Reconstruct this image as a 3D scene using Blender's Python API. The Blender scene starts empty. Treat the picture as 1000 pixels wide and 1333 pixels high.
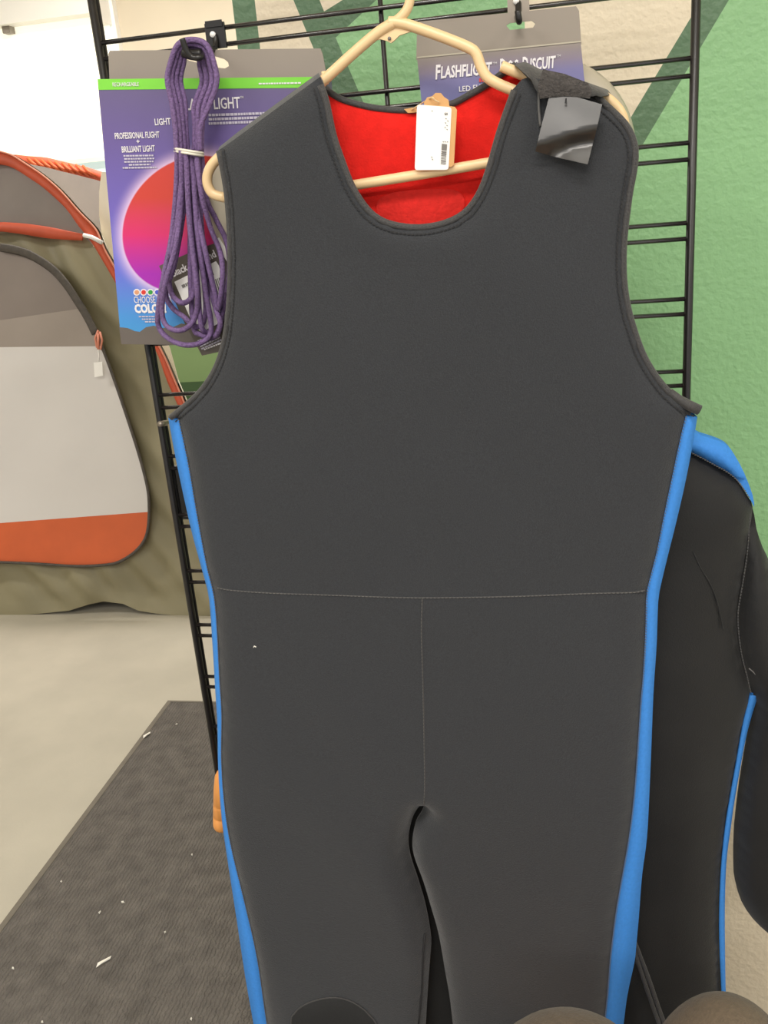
import bpy, bmesh, math, random
import numpy as np
from mathutils import Vector, Matrix, noise
from mathutils.geometry import delaunay_2d_cdt
random.seed(4)
scene = bpy.context.scene
COL = scene.collection

# ------------------------------------------------------------------ camera
F = 1207.32
ZO = 1.62392                       # height of the first visible grid wire above the floor
RW = np.array([[0.981171844, 0.175244371, -0.081186342],
               [-0.018212793, -0.334530641, -0.942208865],
               [-0.192276119, 0.92594744, -0.325040356]])
CAM = np.array([0.474072, -1.027986, -0.173923 + ZO])
cam = bpy.data.cameras.new('camera'); camo = bpy.data.objects.new('camera', cam); COL.objects.link(camo)
cam.sensor_fit = 'VERTICAL'; cam.sensor_height = 36.0; cam.lens = F * 36.0 / 1333.0
cam.clip_start = 0.02; cam.clip_end = 60
camo.matrix_world = Matrix(((RW[0][0], -RW[1][0], -RW[2][0], CAM[0]),
                            (RW[0][1], -RW[1][1], -RW[2][1], CAM[1]),
                            (RW[0][2], -RW[1][2], -RW[2][2], CAM[2]), (0, 0, 0, 1)))
scene.camera = camo

# ------------------------------------------------------------------ light
world = bpy.data.worlds.new('world'); scene.world = world; world.use_nodes = True
world.node_tree.nodes['Background'].inputs[0].default_value = (1.0, 0.98, 0.955, 1)
world.node_tree.nodes['Background'].inputs[1].default_value = 0.85
vs = scene.view_settings
vs.view_transform = 'Standard'; vs.look = 'None'; vs.gamma = 1.0; vs.exposure = 0.0; vs.use_curve_mapping = False
LAMPS = [((0.45, -1.5, 2.95), 30), ((-1.2, 2.9, 2.95), 60), ((-3.4, 1.2, 2.95), 45), ((2.6, -1.6, 2.95), 30), ((-1.4, -1.8, 2.95), 34), ((0.5, -3.2, 2.95), 50)]  # second lamp added to brighten the far wall, last added as fill behind camera

def area(loc, power, sx, sy):
    l = bpy.data.lights.new('tube_light', 'AREA'); l.shape = 'RECTANGLE'; l.size = sx; l.size_y = sy
    l.energy = power; l.color = (1.0, 0.965, 0.92)
    o = bpy.data.objects.new('tube_light', l); COL.objects.link(o); o.location = loc
    return o

# ------------------------------------------------------------------ helpers
def ray(x, y):
    return RW.T @ np.array([(x - 500) / F, (y - 666.5) / F, 1.0])
def P(x, y, Y):                    # photo point on the upright plane at depth Y
    d = ray(x, y); return Vector(CAM + d * (Y - CAM[1]) / d[1])
def G(x, y, Z=0.0):                # photo point on the level plane at height Z
    d = ray(x, y); return Vector(CAM + d * (Z - CAM[2]) / d[2])
TL = 0.30; TB = 1.962
def T(x, y, off=0.0):              # photo point on the leaning tent front
    d = ray(x, y); s = (TB + off - CAM[1] + TL * CAM[2]) / (d[1] - TL * d[2]); return Vector(CAM + d * s)

ORG = {}
def tag(o, label=None, cat=None, group=None, kind=None):
    if label: o['label'] = label
    if cat: o['category'] = cat
    if group: o['group'] = group
    if kind: o['kind'] = kind
    return o
def empty(name, loc, label=None, cat=None, group=None):
    o = bpy.data.objects.new(name, None); o.empty_display_size = 0.05; COL.objects.link(o); o.location = loc
    ORG[o] = Vector(loc)
    return tag(o, label, cat, group)
def obj(name, verts, faces, mat, parent=None, smooth=False, mats=None, fm=None, uv=None, origin=None):
    vs_ = [Vector(v) for v in verts]
    if parent is not None:
        base = ORG[parent]
    org = Vector(origin) if origin is not None else (sum(vs_, Vector()) / len(vs_))
    if origin is None and parent is None: org.z = min(v.z for v in vs_)
    me = bpy.data.meshes.new(name); me.from_pydata([v - org for v in vs_], [], faces)
    for m in (mats or [mat]): me.materials.append(m)
    if fm: me.polygons.foreach_set('material_index', fm)
    if smooth: me.polygons.foreach_set('use_smooth', [True] * len(me.polygons))
    if uv:
        l = me.uv_layers.new(name='UVMap')
        for lp in me.loops: l.data[lp.index].uv = uv(vs_[lp.vertex_index])
    me.update()
    o = bpy.data.objects.new(name, me); COL.objects.link(o); ORG[o] = org
    if parent is not None:
        o.parent = parent; o.location = org - base
    else: o.location = org
    return o

class MB:
    def __init__(s): s.v = []; s.f = []
    def add(s, v, f):
        n = len(s.v); s.v += [Vector(a) for a in v]; s.f += [tuple(i + n for i in q) for q in f]; return s
    def box(s, a, b):
        x0, y0, z0 = a; x1, y1, z1 = b
        return s.add([(x0,y0,z0),(x1,y0,z0),(x1,y1,z0),(x0,y1,z0),(x0,y0,z1),(x1,y0,z1),(x1,y1,z1),(x0,y1,z1)],
                     [(0,3,2,1),(4,5,6,7),(0,1,5,4),(1,2,6,5),(2,3,7,6),(3,0,4,7)])
    def tube(s, pts, r, n=8, closed=False, flat=None, cap=True):
        pts = [Vector(p) for p in pts]; N = len(pts); rings = []
        rr = r if isinstance(r, (list, tuple)) else [r] * N
        up = None
        for i in range(N):
            if closed: t = (pts[(i + 1) % N] - pts[i - 1])
            else: t = pts[min(i + 1, N - 1)] - pts[max(i - 1, 0)]
            t.normalize()
            if up is None:
                up = Vector((0, 1, 0)) if abs(t.y) < 0.9 else Vector((1, 0, 0))
            a = (up - t * up.dot(t)); a.normalize(); b = t.cross(a); 
            if flat is None: up = a
            ring = []
            for k in range(n):
                th = 2 * math.pi * k / n
                ka = rr[i] if flat is None else flat
                ring.append(pts[i] + a * (ka * math.cos(th)) + b * (rr[i] * math.sin(th)))
            rings.append(ring)
        v = [p for ring in rings for p in ring]; f = []
        for i in range(N if closed else N - 1):
            j = (i + 1) % N
            for k in range(n):
                f.append((i*n+k, i*n+(k+1)%n, j*n+(k+1)%n, j*n+k))
        if cap and not closed:
            f.append(tuple(range(n))[::-1]); f.append(tuple((N-1)*n + k for k in range(n)))
        return s.add(v, f)
    def dashes(s, pts, dl=0.0028, gap=0.0016, w=0.0007, h=0.0007, slant=0.0):
        pts = resample(pts, (dl + gap))
        for a, b in zip(pts[:-1], pts[1:]):
            a = Vector(a); b = Vector(b); t = (b - a)
            if t.length < 1e-6: continue
            e = a + t * (dl / (dl + gap)); n = Vector((-t.z, 0, t.x)).normalized()
            e = e + n * slant; k = n * w; y = Vector((0, h, 0))
            q = [a - k - y, a + k - y, e + k - y, e - k - y, a - k + y, a + k + y, e + k + y, e - k + y]
            s.add(q, [(0,1,2,3),(7,6,5,4),(0,4,5,1),(1,5,6,2),(2,6,7,3),(3,7,4,0)])
        return s
    def dome(s, c, rx, ry, rz, n=24, m=10, z0=0.0):
        v = []; f = []
        for j in range(m):
            ph = math.pi / 2 * (1 - j / m) if z0 == 0 else 0
            a = math.pi / 2 * j / m
            for k in range(n):
                th = 2 * math.pi * k / n
                v.append((c[0] + rx*math.cos(a)*math.cos(th), c[1] + ry*math.cos(a)*math.sin(th), c[2] + rz*math.sin(a)))
        v.append((c[0], c[1], c[2] + rz))
        for j in range(m - 1):
            for k in range(n): f.append((j*n+k, j*n+(k+1)%n, (j+1)*n+(k+1)%n, (j+1)*n+k))
        for k in range(n): f.append(((m-1)*n+k, (m-1)*n+(k+1)%n, m*n))
        f.append(tuple(range(n))[::-1])
        return s.add(v, f)
    def build(s, name, mat, parent=None, smooth=False, **k): return obj(name, s.v, s.f, mat, parent, smooth, **k)

def resample(pts, step):
    pts = [Vector(p) for p in pts]; L = [0.0]
    for a, b in zip(pts[:-1], pts[1:]): L.append(L[-1] + (b - a).length)
    n = max(1, int(round(L[-1] / step))); out = []; j = 0
    for i in range(n + 1):
        t = L[-1] * i / n
        while j < len(L) - 2 and L[j + 1] < t: j += 1
        d = L[j + 1] - L[j]
        out.append(pts[j].lerp(pts[j + 1], (t - L[j]) / d if d > 1e-9 else 0))
    return out
def smooth(pts, k=6, closed=False):
    pts = [Vector(p) for p in pts]; N = len(pts); out = []
    for i in range(N if closed else N - 1):
        if closed: p0, p1, p2, p3 = pts[i-1], pts[i], pts[(i+1) % N], pts[(i+2) % N]
        else: p0, p1, p2, p3 = pts[max(i-1, 0)], pts[i], pts[i+1], pts[min(i+2, N-1)]
        for j in range(k):
            t = j / k
            out.append(0.5 * ((2*p1) + (p2-p0)*t + (2*p0-5*p1+4*p2-p3)*t*t + (3*p1-p0-3*p2+p3)*t**3))
    if not closed: out.append(pts[-1])
    return out

def inside(poly, q):
    x, z = q[:, 0], q[:, 1]; r = np.zeros(len(q), bool); n = len(poly); j = n - 1
    for i in range(n):
        xi, zi = poly[i]; xj, zj = poly[j]
        c = ((zi > z) != (zj > z)); 
        with np.errstate(divide='ignore', invalid='ignore'):
            r ^= c & (x < (xj - xi) * (z - zi) / (zj - zi) + xi)
        j = i
    return r
def edge_dist(poly, q):
    d = np.full(len(q), 1e9); n = len(poly)
    for i in range(n):
        a = poly[i]; b = poly[(i + 1) % n]; ab = b - a; L = ab @ ab
        if L < 1e-14: continue
        t = np.clip(((q - a) @ ab) / L, 0, 1)
        d = np.minimum(d, np.hypot(*(q - a - t[:, None] * ab).T))
    return d
def sheet(name, pts, mat, yfun, thick, step, parent=None, mats=None, matf=None, uv=None, back=True):
    """fabric cut to an outline: pts (world, x and z used), yfun(x, z, d) gives the depth, thick goes towards +Y"""
    o2 = [(p.x, p.z) for p in pts]; loop = []
    for i in range(len(o2)):
        a = Vector((*o2[i], 0)); b = Vector((*o2[(i + 1) % len(o2)], 0))
        if (b - a).length < 1e-6: continue
        loop += [np.array((v.x, v.y)) for v in resample([a, b], step)[:-1]]
    poly = np.array(loop)
    x0, z0 = poly.min(0); x1, z1 = poly.max(0)
    g = []
    r = 0; z = z0
    while z < z1:
        xs = np.arange(x0 + (step / 2 if r % 2 else 0), x1, step)
        g += [(x, z) for x in xs]; z += step * 0.866; r += 1
    g = np.array(g) if g else np.zeros((0, 2))
    if len(g):
        g = g[inside(poly, g)]
        if len(g): g = g[edge_dist(poly, g) > step * 0.55]
    n = len(poly)
    V, E, Fc, *_ = delaunay_2d_cdt([Vector(p) for p in poly] + [Vector(p) for p in g], [(i, (i + 1) % n) for i in range(n)], [], 1, 1e-7)
    q = np.array([(v.x, v.y) for v in V]); d = edge_dist(poly, q)
    c = np.array([q[list(f)].mean(0) for f in Fc]); ok = inside(poly, c)
    Fc = [f for f, k in zip(Fc, ok) if k]
    ys = yfun.vec(q, d) if hasattr(yfun, 'vec') else [yfun(q[i][0], q[i][1], d[i]) for i in range(len(q))]
    v = [Vector((q[i][0], ys[i], q[i][1])) for i in range(len(q))]
    def orient(f):
        a, b, c_ = (v[i] for i in f[:3]); return f if (b - a).cross(c_ - a).y < 0 else f[::-1]
    Fr = [tuple(orient(list(f))) for f in Fc]
    cnt = {}
    for f in Fr:
        for a, b in zip(f, f[1:] + f[:1]): cnt[(a, b)] = 1
    rim = [e for e in cnt if (e[1], e[0]) not in cnt]
    N = len(v); vv = list(v); ff = list(Fr)
    if thick:
        vv += [p + Vector((0, thick, 0)) for p in v]
        ff += [tuple(i + N for i in f[::-1]) for f in Fr]
        for a, b in rim:
            k = len(vv); vv += [v[a], v[b], v[b] + Vector((0, thick, 0)), v[a] + Vector((0, thick, 0))]
            ff.append((k + 1, k, k + 3, k + 2))
    fm = None
    if matf: 
        fm = [matf(sum((vv[i].x for i in f)) / len(f), sum((vv[i].z for i in f)) / len(f)) for f in ff]
    return obj(name, vv, ff, mat, parent, True, mats=mats, fm=fm, uv=uv)

def strip(name, A, B, mat, parent, thick=0.002, step=0.008, mid=None):
    """band between two polylines of the same count after resampling"""
    n = max(2, int(sum((b - a).length for a, b in zip(A[:-1], A[1:])) / step))
    def rs(p):
        L = sum((b - a).length for a, b in zip(p[:-1], p[1:])); r = resample(p, L / n * 0.99999); 
        return (r + [r[-1]] * n)[:n + 1]
    rows = [rs(A)] + ([rs(m) for m in mid] if mid else []) + [rs(B)]
    m = len(rows); v = [rows[j][i] for j in range(m) for i in range(n + 1)]; f = []
    for j in range(m - 1):
        for i in range(n): a = j*(n+1)+i; f.append((a, a+1, a+n+2, a+n+1))
    N = len(v)
    if thick:
        v = v + [p + Vector((0, thick, 0)) for p in v]; f = f + [tuple(i + N for i in q[::-1]) for q in f]
        for i in range(n):
            f.append((i, i + N, i + 1 + N, i + 1)); a = (m-1)*(n+1)+i; f.append((a, a + 1, a + 1 + N, a + N))
    return obj(name, v, f, mat, parent, True)

def text(s, a, b, hpx, Y, mat, parent, name='lettering', bold=0.0, thick=0.0003, shear=0.0):
    """words from photo point a to b (baseline), hpx tall, printed on the plane at depth Y"""
    cu = bpy.data.curves.new('t', 'FONT'); cu.body = s; cu.size = 1; cu.offset = bold; cu.resolution_u = 2; cu.extrude = 0.02; cu.shear = shear
    to = bpy.data.objects.new('t', cu); COL.objects.link(to)
    dg = bpy.context.evaluated_depsgraph_get(); dg.update()
    me = bpy.data.meshes.new_from_object(to.evaluated_get(dg))
    co = np.array([v.co[:] for v in me.vertices]); fc = [tuple(p.vertices) for p in me.polygons]
    bpy.data.objects.remove(to); bpy.data.curves.remove(cu); bpy.data.meshes.remove(me)
    x0, y0 = co[:, 0].min(), 0.0; w = co[:, 0].max() - x0; h = 0.70
    A = P(*a, Y); B = P(*b, Y); ex = B - A; ez = Vector((-ex.z, 0, ex.x)).normalized()
    hm = (P(a[0], a[1] - hpx, Y) - A).length
    vv = [A + ex * ((c[0] - x0) / w) + ez * (c[1] / h * hm) + Vector((0, -c[2] / 0.02 * thick, 0)) for c in co]
    return obj(name, vv, fc, mat, parent)
def greek(a, b, hpx, Y, mat, parent, name='small_print'):
    m = MB(); A = P(*a, Y); B = P(*b, Y); L = (B - A).length; e = (B - A) / L; u = Vector((-e.z, 0, e.x)) * ((P(a[0], a[1]-hpx, Y) - A).length)
    x = 0
    while x < L:
        w = random.uniform(0.0015, 0.004); w = min(w, L - x)
        q = [A + e*x, A + e*(x+w), A + e*(x+w) + u, A + e*x + u]; k = Vector((0, -0.0003, 0))
        m.add(q + [p + k for p in q], [(4,5,6,7),(0,1,5,4),(1,2,6,5),(2,3,7,6),(3,0,4,7)]); x += w + 0.0007
    return m.build(name, mat, parent)

# ------------------------------------------------------------------ materials
def lin(c):
    return tuple(((v/255)/12.92 if v/255 <= 0.04045 else ((v/255+0.055)/1.055)**2.4) for v in c) + (1,)
def mat(name, c, rough=0.6, metal=0.0, var=0.0, vscale=30, bump=0.0, bscale=200, detail=3, spec=0.5, sheen=0.0, alpha=1.0, emit=0, coords='Object', stretch=None):
    m = bpy.data.materials.new(name); m.use_nodes = True; nt = m.node_tree; b = nt.nodes['Principled BSDF']
    b.inputs['Base Color'].default_value = lin(c); b.inputs['Roughness'].default_value = rough; b.inputs['Metallic'].default_value = metal
    b.inputs['Specular IOR Level'].default_value = spec; b.inputs['Sheen Weight'].default_value = sheen; b.inputs['Alpha'].default_value = alpha
    if sheen: b.inputs['Sheen Roughness'].default_value = 0.5
    if emit: b.inputs['Emission Color'].default_value = lin(c); b.inputs['Emission Strength'].default_value = emit
    tc = nt.nodes.new('ShaderNodeTexCoord'); src = tc.outputs[coords]
    if stretch:
        mp = nt.nodes.new('ShaderNodeMapping'); mp.inputs['Scale'].default_value = stretch; nt.links.new(src, mp.inputs[0]); src = mp.outputs[0]
    if var:
        n = nt.nodes.new('ShaderNodeTexNoise'); n.inputs['Scale'].default_value = vscale; n.inputs['Detail'].default_value = detail
        nt.links.new(src, n.inputs['Vector'])
        r = nt.nodes.new('ShaderNodeMapRange'); r.inputs[1].default_value = 0.3; r.inputs[2].default_value = 0.7; r.inputs[3].default_value = 1 - var; r.inputs[4].default_value = 1 + var
        nt.links.new(n.outputs['Fac'], r.inputs[0])
        mx = nt.nodes.new('ShaderNodeVectorMath'); mx.operation = 'SCALE'; mx.inputs[0].default_value = lin(c)[:3]
        nt.links.new(r.outputs[0], mx.inputs['Scale']); nt.links.new(mx.outputs[0], b.inputs['Base Color'])
    if bump:
        n2 = nt.nodes.new('ShaderNodeTexNoise'); n2.inputs['Scale'].default_value = bscale; n2.inputs['Detail'].default_value = 2
        nt.links.new(src, n2.inputs['Vector'])
        bp = nt.nodes.new('ShaderNodeBump'); bp.inputs['Strength'].default_value = bump; bp.inputs['Distance'].default_value = 0.002
        nt.links.new(n2.outputs['Fac'], bp.inputs['Height']); nt.links.new(bp.outputs[0], b.inputs['Normal'])
    return m
NEO = (43, 45, 49)
M = {}
M['neo'] = mat('black_neoprene', NEO, 0.75, var=0.22, vscale=750, bump=0.35, bscale=800, sheen=0.25, spec=0.3)
M['neo2'] = mat('worn_black_neoprene', (28, 28, 28), 0.62, var=0.18, vscale=14, bump=0.2, bscale=700, sheen=0.12, spec=0.3)
M['bind'] = mat('black_binding', (58, 57, 57), 0.7, var=0.12, vscale=500, bump=0.4, bscale=600, sheen=0.15)
M['blue'] = mat('blue_neoprene', (62, 133, 212), 0.7, var=0.05, vscale=300, bump=0.2, bscale=700, spec=0.25)
M['pad'] = mat('smooth_knee_rubber', (40, 41, 42), 0.6, var=0.1, vscale=400, spec=0.3)
M['thread'] = mat('dark_thread', (34, 34, 36), 0.8)
M['pthread'] = mat('grey_thread', (96, 95, 94), 0.8)
M['red'] = mat('red_fleece_lining', (216, 38, 32), 0.95, var=0.07, vscale=120, bump=0.3, bscale=500, spec=0.1, sheen=0.05)
M['redp'] = mat('red_patch', (210, 44, 38), 0.85, var=0.10, vscale=160, bump=0.4, bscale=300, spec=0.15)
M['han'] = mat('cream_plastic', (226, 196, 150), 0.35, var=0.03, vscale=20, spec=0.5)
M['wire'] = mat('black_painted_steel', (24, 21, 21), 0.36, spec=0.5, var=0.2, vscale=60)
M['rail'] = mat('glossy_black_wire', (34, 30, 29), 0.22, spec=1.0, var=0.2, vscale=60)
M['velcro'] = mat('velcro_loop', (62, 58, 56), 0.95, var=0.35, vscale=260, bump=1.0, bscale=500, sheen=0.3)
M['tab'] = mat('shiny_black_tab', (44, 42, 41), 0.30, var=0.12, vscale=90, spec=0.7)
M['kraft'] = mat('kraft_card', (206, 158, 104), 0.8, var=0.05, vscale=80)
M['paper'] = mat('white_paper', (238, 236, 232), 0.7)
M['ink'] = mat('faded_ink', (120, 116, 112), 0.8)
M['white'] = mat('white_print', (228, 224, 226), 0.5)
M['whited'] = mat('pale_small_print', (190, 184, 200), 0.6)
M['redink'] = mat('red_print', (205, 60, 50), 0.6)
M['card'] = mat('taupe_card', (142, 133, 122), 0.55, var=0.03, vscale=9)
M['mount'] = mat('dark_mountain_print', (98, 90, 84), 0.55, var=0.05, vscale=20)
M['lime'] = mat('lime_print', (120, 205, 60), 0.5)
M['cord'] = mat('purple_cord', (112, 88, 132), 0.75, var=0.30, vscale=420, bump=0.7, bscale=700)
M['band'] = mat('white_rubber_band', (225, 220, 205), 0.5)
M['tagc'] = mat('dark_tag_card', (84, 76, 68), 0.55, var=0.05, vscale=30)
M['hookm'] = mat('black_hook', (26, 24, 24), 0.35)
M['hookc'] = mat('steel_plate', (150, 140, 128), 0.3, metal=0.6)
M['disc'] = mat('frosted_disc', (176, 168, 150), 0.4, spec=0.5, var=0.03, vscale=20)
M['olive'] = mat('olive_nylon', (134, 127, 100), 0.6, var=0.06, vscale=6, bump=0.0)
M['tgrey'] = mat('grey_mesh', (128, 120, 116), 0.8, var=0.06, vscale=7)
M['tgrey2'] = mat('grey_door_mesh', (132, 122, 116), 0.8, var=0.05, vscale=5)
M['tgrey3'] = mat('pale_grey_door_mesh', (150, 140, 132), 0.8, var=0.05, vscale=5)
M['twhite'] = mat('offwhite_nylon', (206, 202, 199), 0.6, var=0.02, vscale=4)
M['torange'] = mat('orange_nylon', (198, 90, 44), 0.6, var=0.05, vscale=10)
M['tred'] = mat('orange_red_sleeve', (188, 78, 48), 0.6, var=0.08, vscale=12)
M['zip'] = mat('dark_zip', (74, 68, 62), 0.7, var=0.2, vscale=60)
M['tfly'] = mat('white_fly', (226, 218, 200), 0.6)
M['pull'] = mat('pink_cord', (206, 132, 108), 0.7)
M['wood'] = mat('orange_wood', (222, 150, 78), 0.5, var=0.10, vscale=25, stretch=(4, 4, 0.6))
M['hat'] = mat('brown_felt', (84, 72, 59), 0.95, var=0.12, vscale=220, bump=0.7, bscale=420, sheen=0.08)
M['hat2'] = mat('tan_felt', (96, 83, 68), 0.95, var=0.12, vscale=220, bump=0.7, bscale=420, sheen=0.08)
M['blind'] = mat('backlit_white_blind', (244, 240, 222), 0.8, emit=0.75)
M['blindbox'] = mat('white_blind_box', (250, 248, 243), 0.5)
M['glass'] = mat('pale_daylight_glass', (206, 222, 224), 0.2, emit=0.35)
M['beige'] = mat('beige_paint', (222, 209, 184), 0.55, var=0.03, vscale=5, bump=0.9, bscale=110)
M['dgreen'] = mat('dark_green_paint', (88, 118, 88), 0.5, var=0.04, vscale=6, bump=1.0, bscale=110)
M['lgreen'] = mat('light_green_paint', (136, 182, 130), 0.5, var=0.04, vscale=5, bump=1.0, bscale=110)
M['fbeige'] = mat('far_beige_paint', (216, 204, 182), 0.7, var=0.03, vscale=3)
M['fgreen'] = mat('far_green_paint', (126, 152, 102), 0.7, var=0.03, vscale=3)
M['fdgreen'] = mat('far_dark_green_paint', (66, 92, 58), 0.7)
M['cream'] = mat('cream_paint', (238, 232, 212), 0.7)
M['floor'] = mat('concrete', (176, 170, 155), 0.65, var=0.07, vscale=5, detail=8, bump=0.15, bscale=120)
M['scrap'] = mat('white_scrap', (232, 228, 218), 0.7)
M['metalw'] = mat('white_lamp_housing', (235, 233, 228), 0.5)
M['lampd'] = mat('lit_diffuser', (255, 240, 215), 0.5, emit=4)
M['black'] = mat('black_plastic', (30, 29, 28), 0.55, var=0.1, vscale=40)

def ribbed(name, c):
    m = mat(name, c, 0.85, var=0.24, vscale=22, detail=10); nt = m.node_tree; b = nt.nodes['Principled BSDF']
    tc = nt.nodes.new('ShaderNodeTexCoord'); w = nt.nodes.new('ShaderNodeTexWave'); w.bands_direction = 'X'
    w.inputs['Scale'].default_value = 36; w.inputs['Distortion'].default_value = 5.0; w.inputs['Detail'].default_value = 2; w.inputs['Detail Scale'].default_value = 4
    nt.links.new(tc.outputs['Object'], w.inputs['Vector'])
    n = nt.nodes.new('ShaderNodeTexNoise'); n.inputs['Scale'].default_value = 70; nt.links.new(tc.outputs['Object'], n.inputs['Vector'])
    a = nt.nodes.new('ShaderNodeMath'); a.operation = 'MULTIPLY'; nt.links.new(w.outputs['Fac'], a.inputs[0]); nt.links.new(n.outputs['Fac'], a.inputs[1])
    bp = nt.nodes.new('ShaderNodeBump'); bp.inputs['Strength'].default_value = 0.9; bp.inputs['Distance'].default_value = 0.004
    nt.links.new(a.outputs[0], bp.inputs['Height']); nt.links.new(bp.outputs[0], b.inputs['Normal'])
    return m
M['mat'] = ribbed('rubber_mat', (96, 91, 86))
M['matedge'] = mat('mat_edge', (108, 102, 92), 0.8, var=0.1, vscale=30)

def ramp_mat(name, stops, axis=1, rough=0.45):
    m = bpy.data.materials.new(name); m.use_nodes = True; nt = m.node_tree; b = nt.nodes['Principled BSDF']; b.inputs['Roughness'].default_value = rough
    tc = nt.nodes.new('ShaderNodeTexCoord'); sp = nt.nodes.new('ShaderNodeSeparateXYZ'); nt.links.new(tc.outputs['UV'], sp.inputs[0])
    cr = nt.nodes.new('ShaderNodeValToRGB'); el = cr.color_ramp.elements
    while len(el) < len(stops): el.new(0.5)
    for e, (p, c) in zip(el, stops): e.position = p; e.color = lin(c)
    nt.links.new(sp.outputs[axis], cr.inputs[0]); nt.links.new(cr.outputs[0], b.inputs['Base Color'])
    return m, nt, b, sp, cr
def math_node(nt, op, a, b=None, clamp=False):
    n = nt.nodes.new('ShaderNodeMath'); n.operation = op; n.use_clamp = clamp
    for i, v in enumerate((a, b)):
        if v is None: continue
        if hasattr(v, 'default_value') or hasattr(v, 'is_linked'): nt.links.new(v, n.inputs[i])
        else: n.inputs[i].default_value = v
    return n.outputs[0]
def mix(nt, fac, a, b):
    n = nt.nodes.new('ShaderNodeMix'); n.data_type = 'RGBA'
    nt.links.new(fac, n.inputs[0])
    for s, v in ((n.inputs[6], a), (n.inputs[7], b)):
        if hasattr(v, 'is_linked'): nt.links.new(v, s)
        else: s.default_value = v
    return n.outputs[2]
def left_card_print():
    # printed artwork: violet night sky turning cyan, a tilted glowing disc from red to magenta
    m, nt, b, sp, cr = ramp_mat('night_sky_print', [(0.0, (62, 150, 205)), (0.12, (66, 138, 205)), (0.30, (98, 108, 205)), (0.55, (106, 92, 176)), (0.8, (100, 84, 146)), (1.0, (98, 86, 128))])
    # UV here is in photo-like card units (pixels)
    U = sp.outputs[0]; V = sp.outputs[1]
    du = math_node(nt, 'SUBTRACT', math_node(nt, 'MULTIPLY', U, 300.0), 112.0)
    dv = math_node(nt, 'SUBTRACT', math_node(nt, 'MULTIPLY', V, 331.0), 163.0)
    c, s = math.cos(math.radians(35)), math.sin(math.radians(35))
    al = math_node(nt, 'ADD', math_node(nt, 'MULTIPLY', du, c), math_node(nt, 'MULTIPLY', dv, s))
    pe = math_node(nt, 'SUBTRACT', math_node(nt, 'MULTIPLY', dv, c), math_node(nt, 'MULTIPLY', du, s))
    r = math_node(nt, 'SQRT', math_node(nt, 'ADD', math_node(nt, 'POWER', math_node(nt, 'ABSOLUTE', math_node(nt, 'DIVIDE', al, 104.0)), 2.0),
                                        math_node(nt, 'POWER', math_node(nt, 'ABSOLUTE', math_node(nt, 'DIVIDE', pe, 80.0)), 2.0)))
    def rng(x, a0, a1, b0, b1):
        n = nt.nodes.new('ShaderNodeMapRange'); n.clamp = True
        for i, k in ((1, a0), (2, a1), (3, b0), (4, b1)): n.inputs[i].default_value = k
        nt.links.new(x, n.inputs[0]); return n.outputs[0]
    halo = math_node(nt, 'POWER', rng(r, 1.0, 1.22, 1.0, 0.0), 2.2)
    col = mix(nt, math_node(nt, 'MULTIPLY', halo, 0.72), cr.outputs[0], lin((236, 205, 232)))
    g = nt.nodes.new('ShaderNodeValToRGB'); e = g.color_ramp.elements; e.new(0.5)
    e[0].position = 0.1; e[0].color = lin((160, 30, 170)); e[1].position = 0.42; e[1].color = lin((206, 36, 104)); e[2].position = 0.72; e[2].color = lin((196, 58, 44))
    nt.links.new(rng(dv, -80.0, 80.0, 0.0, 1.0), g.inputs[0])
    col = mix(nt, rng(r, 0.985, 1.005, 1.0, 0.0), col, g.outputs[0])
    nt.links.new(col, b.inputs['Base Color']); return m
M['sky_print'] = left_card_print()
M['disc_print'], *_ = ramp_mat('dusk_print', [(0.0, (106, 110, 164)), (0.55, (116, 112, 156)), (0.74, (128, 117, 134)), (0.92, (134, 124, 122)), (1.0, (140, 130, 121))])

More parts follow.
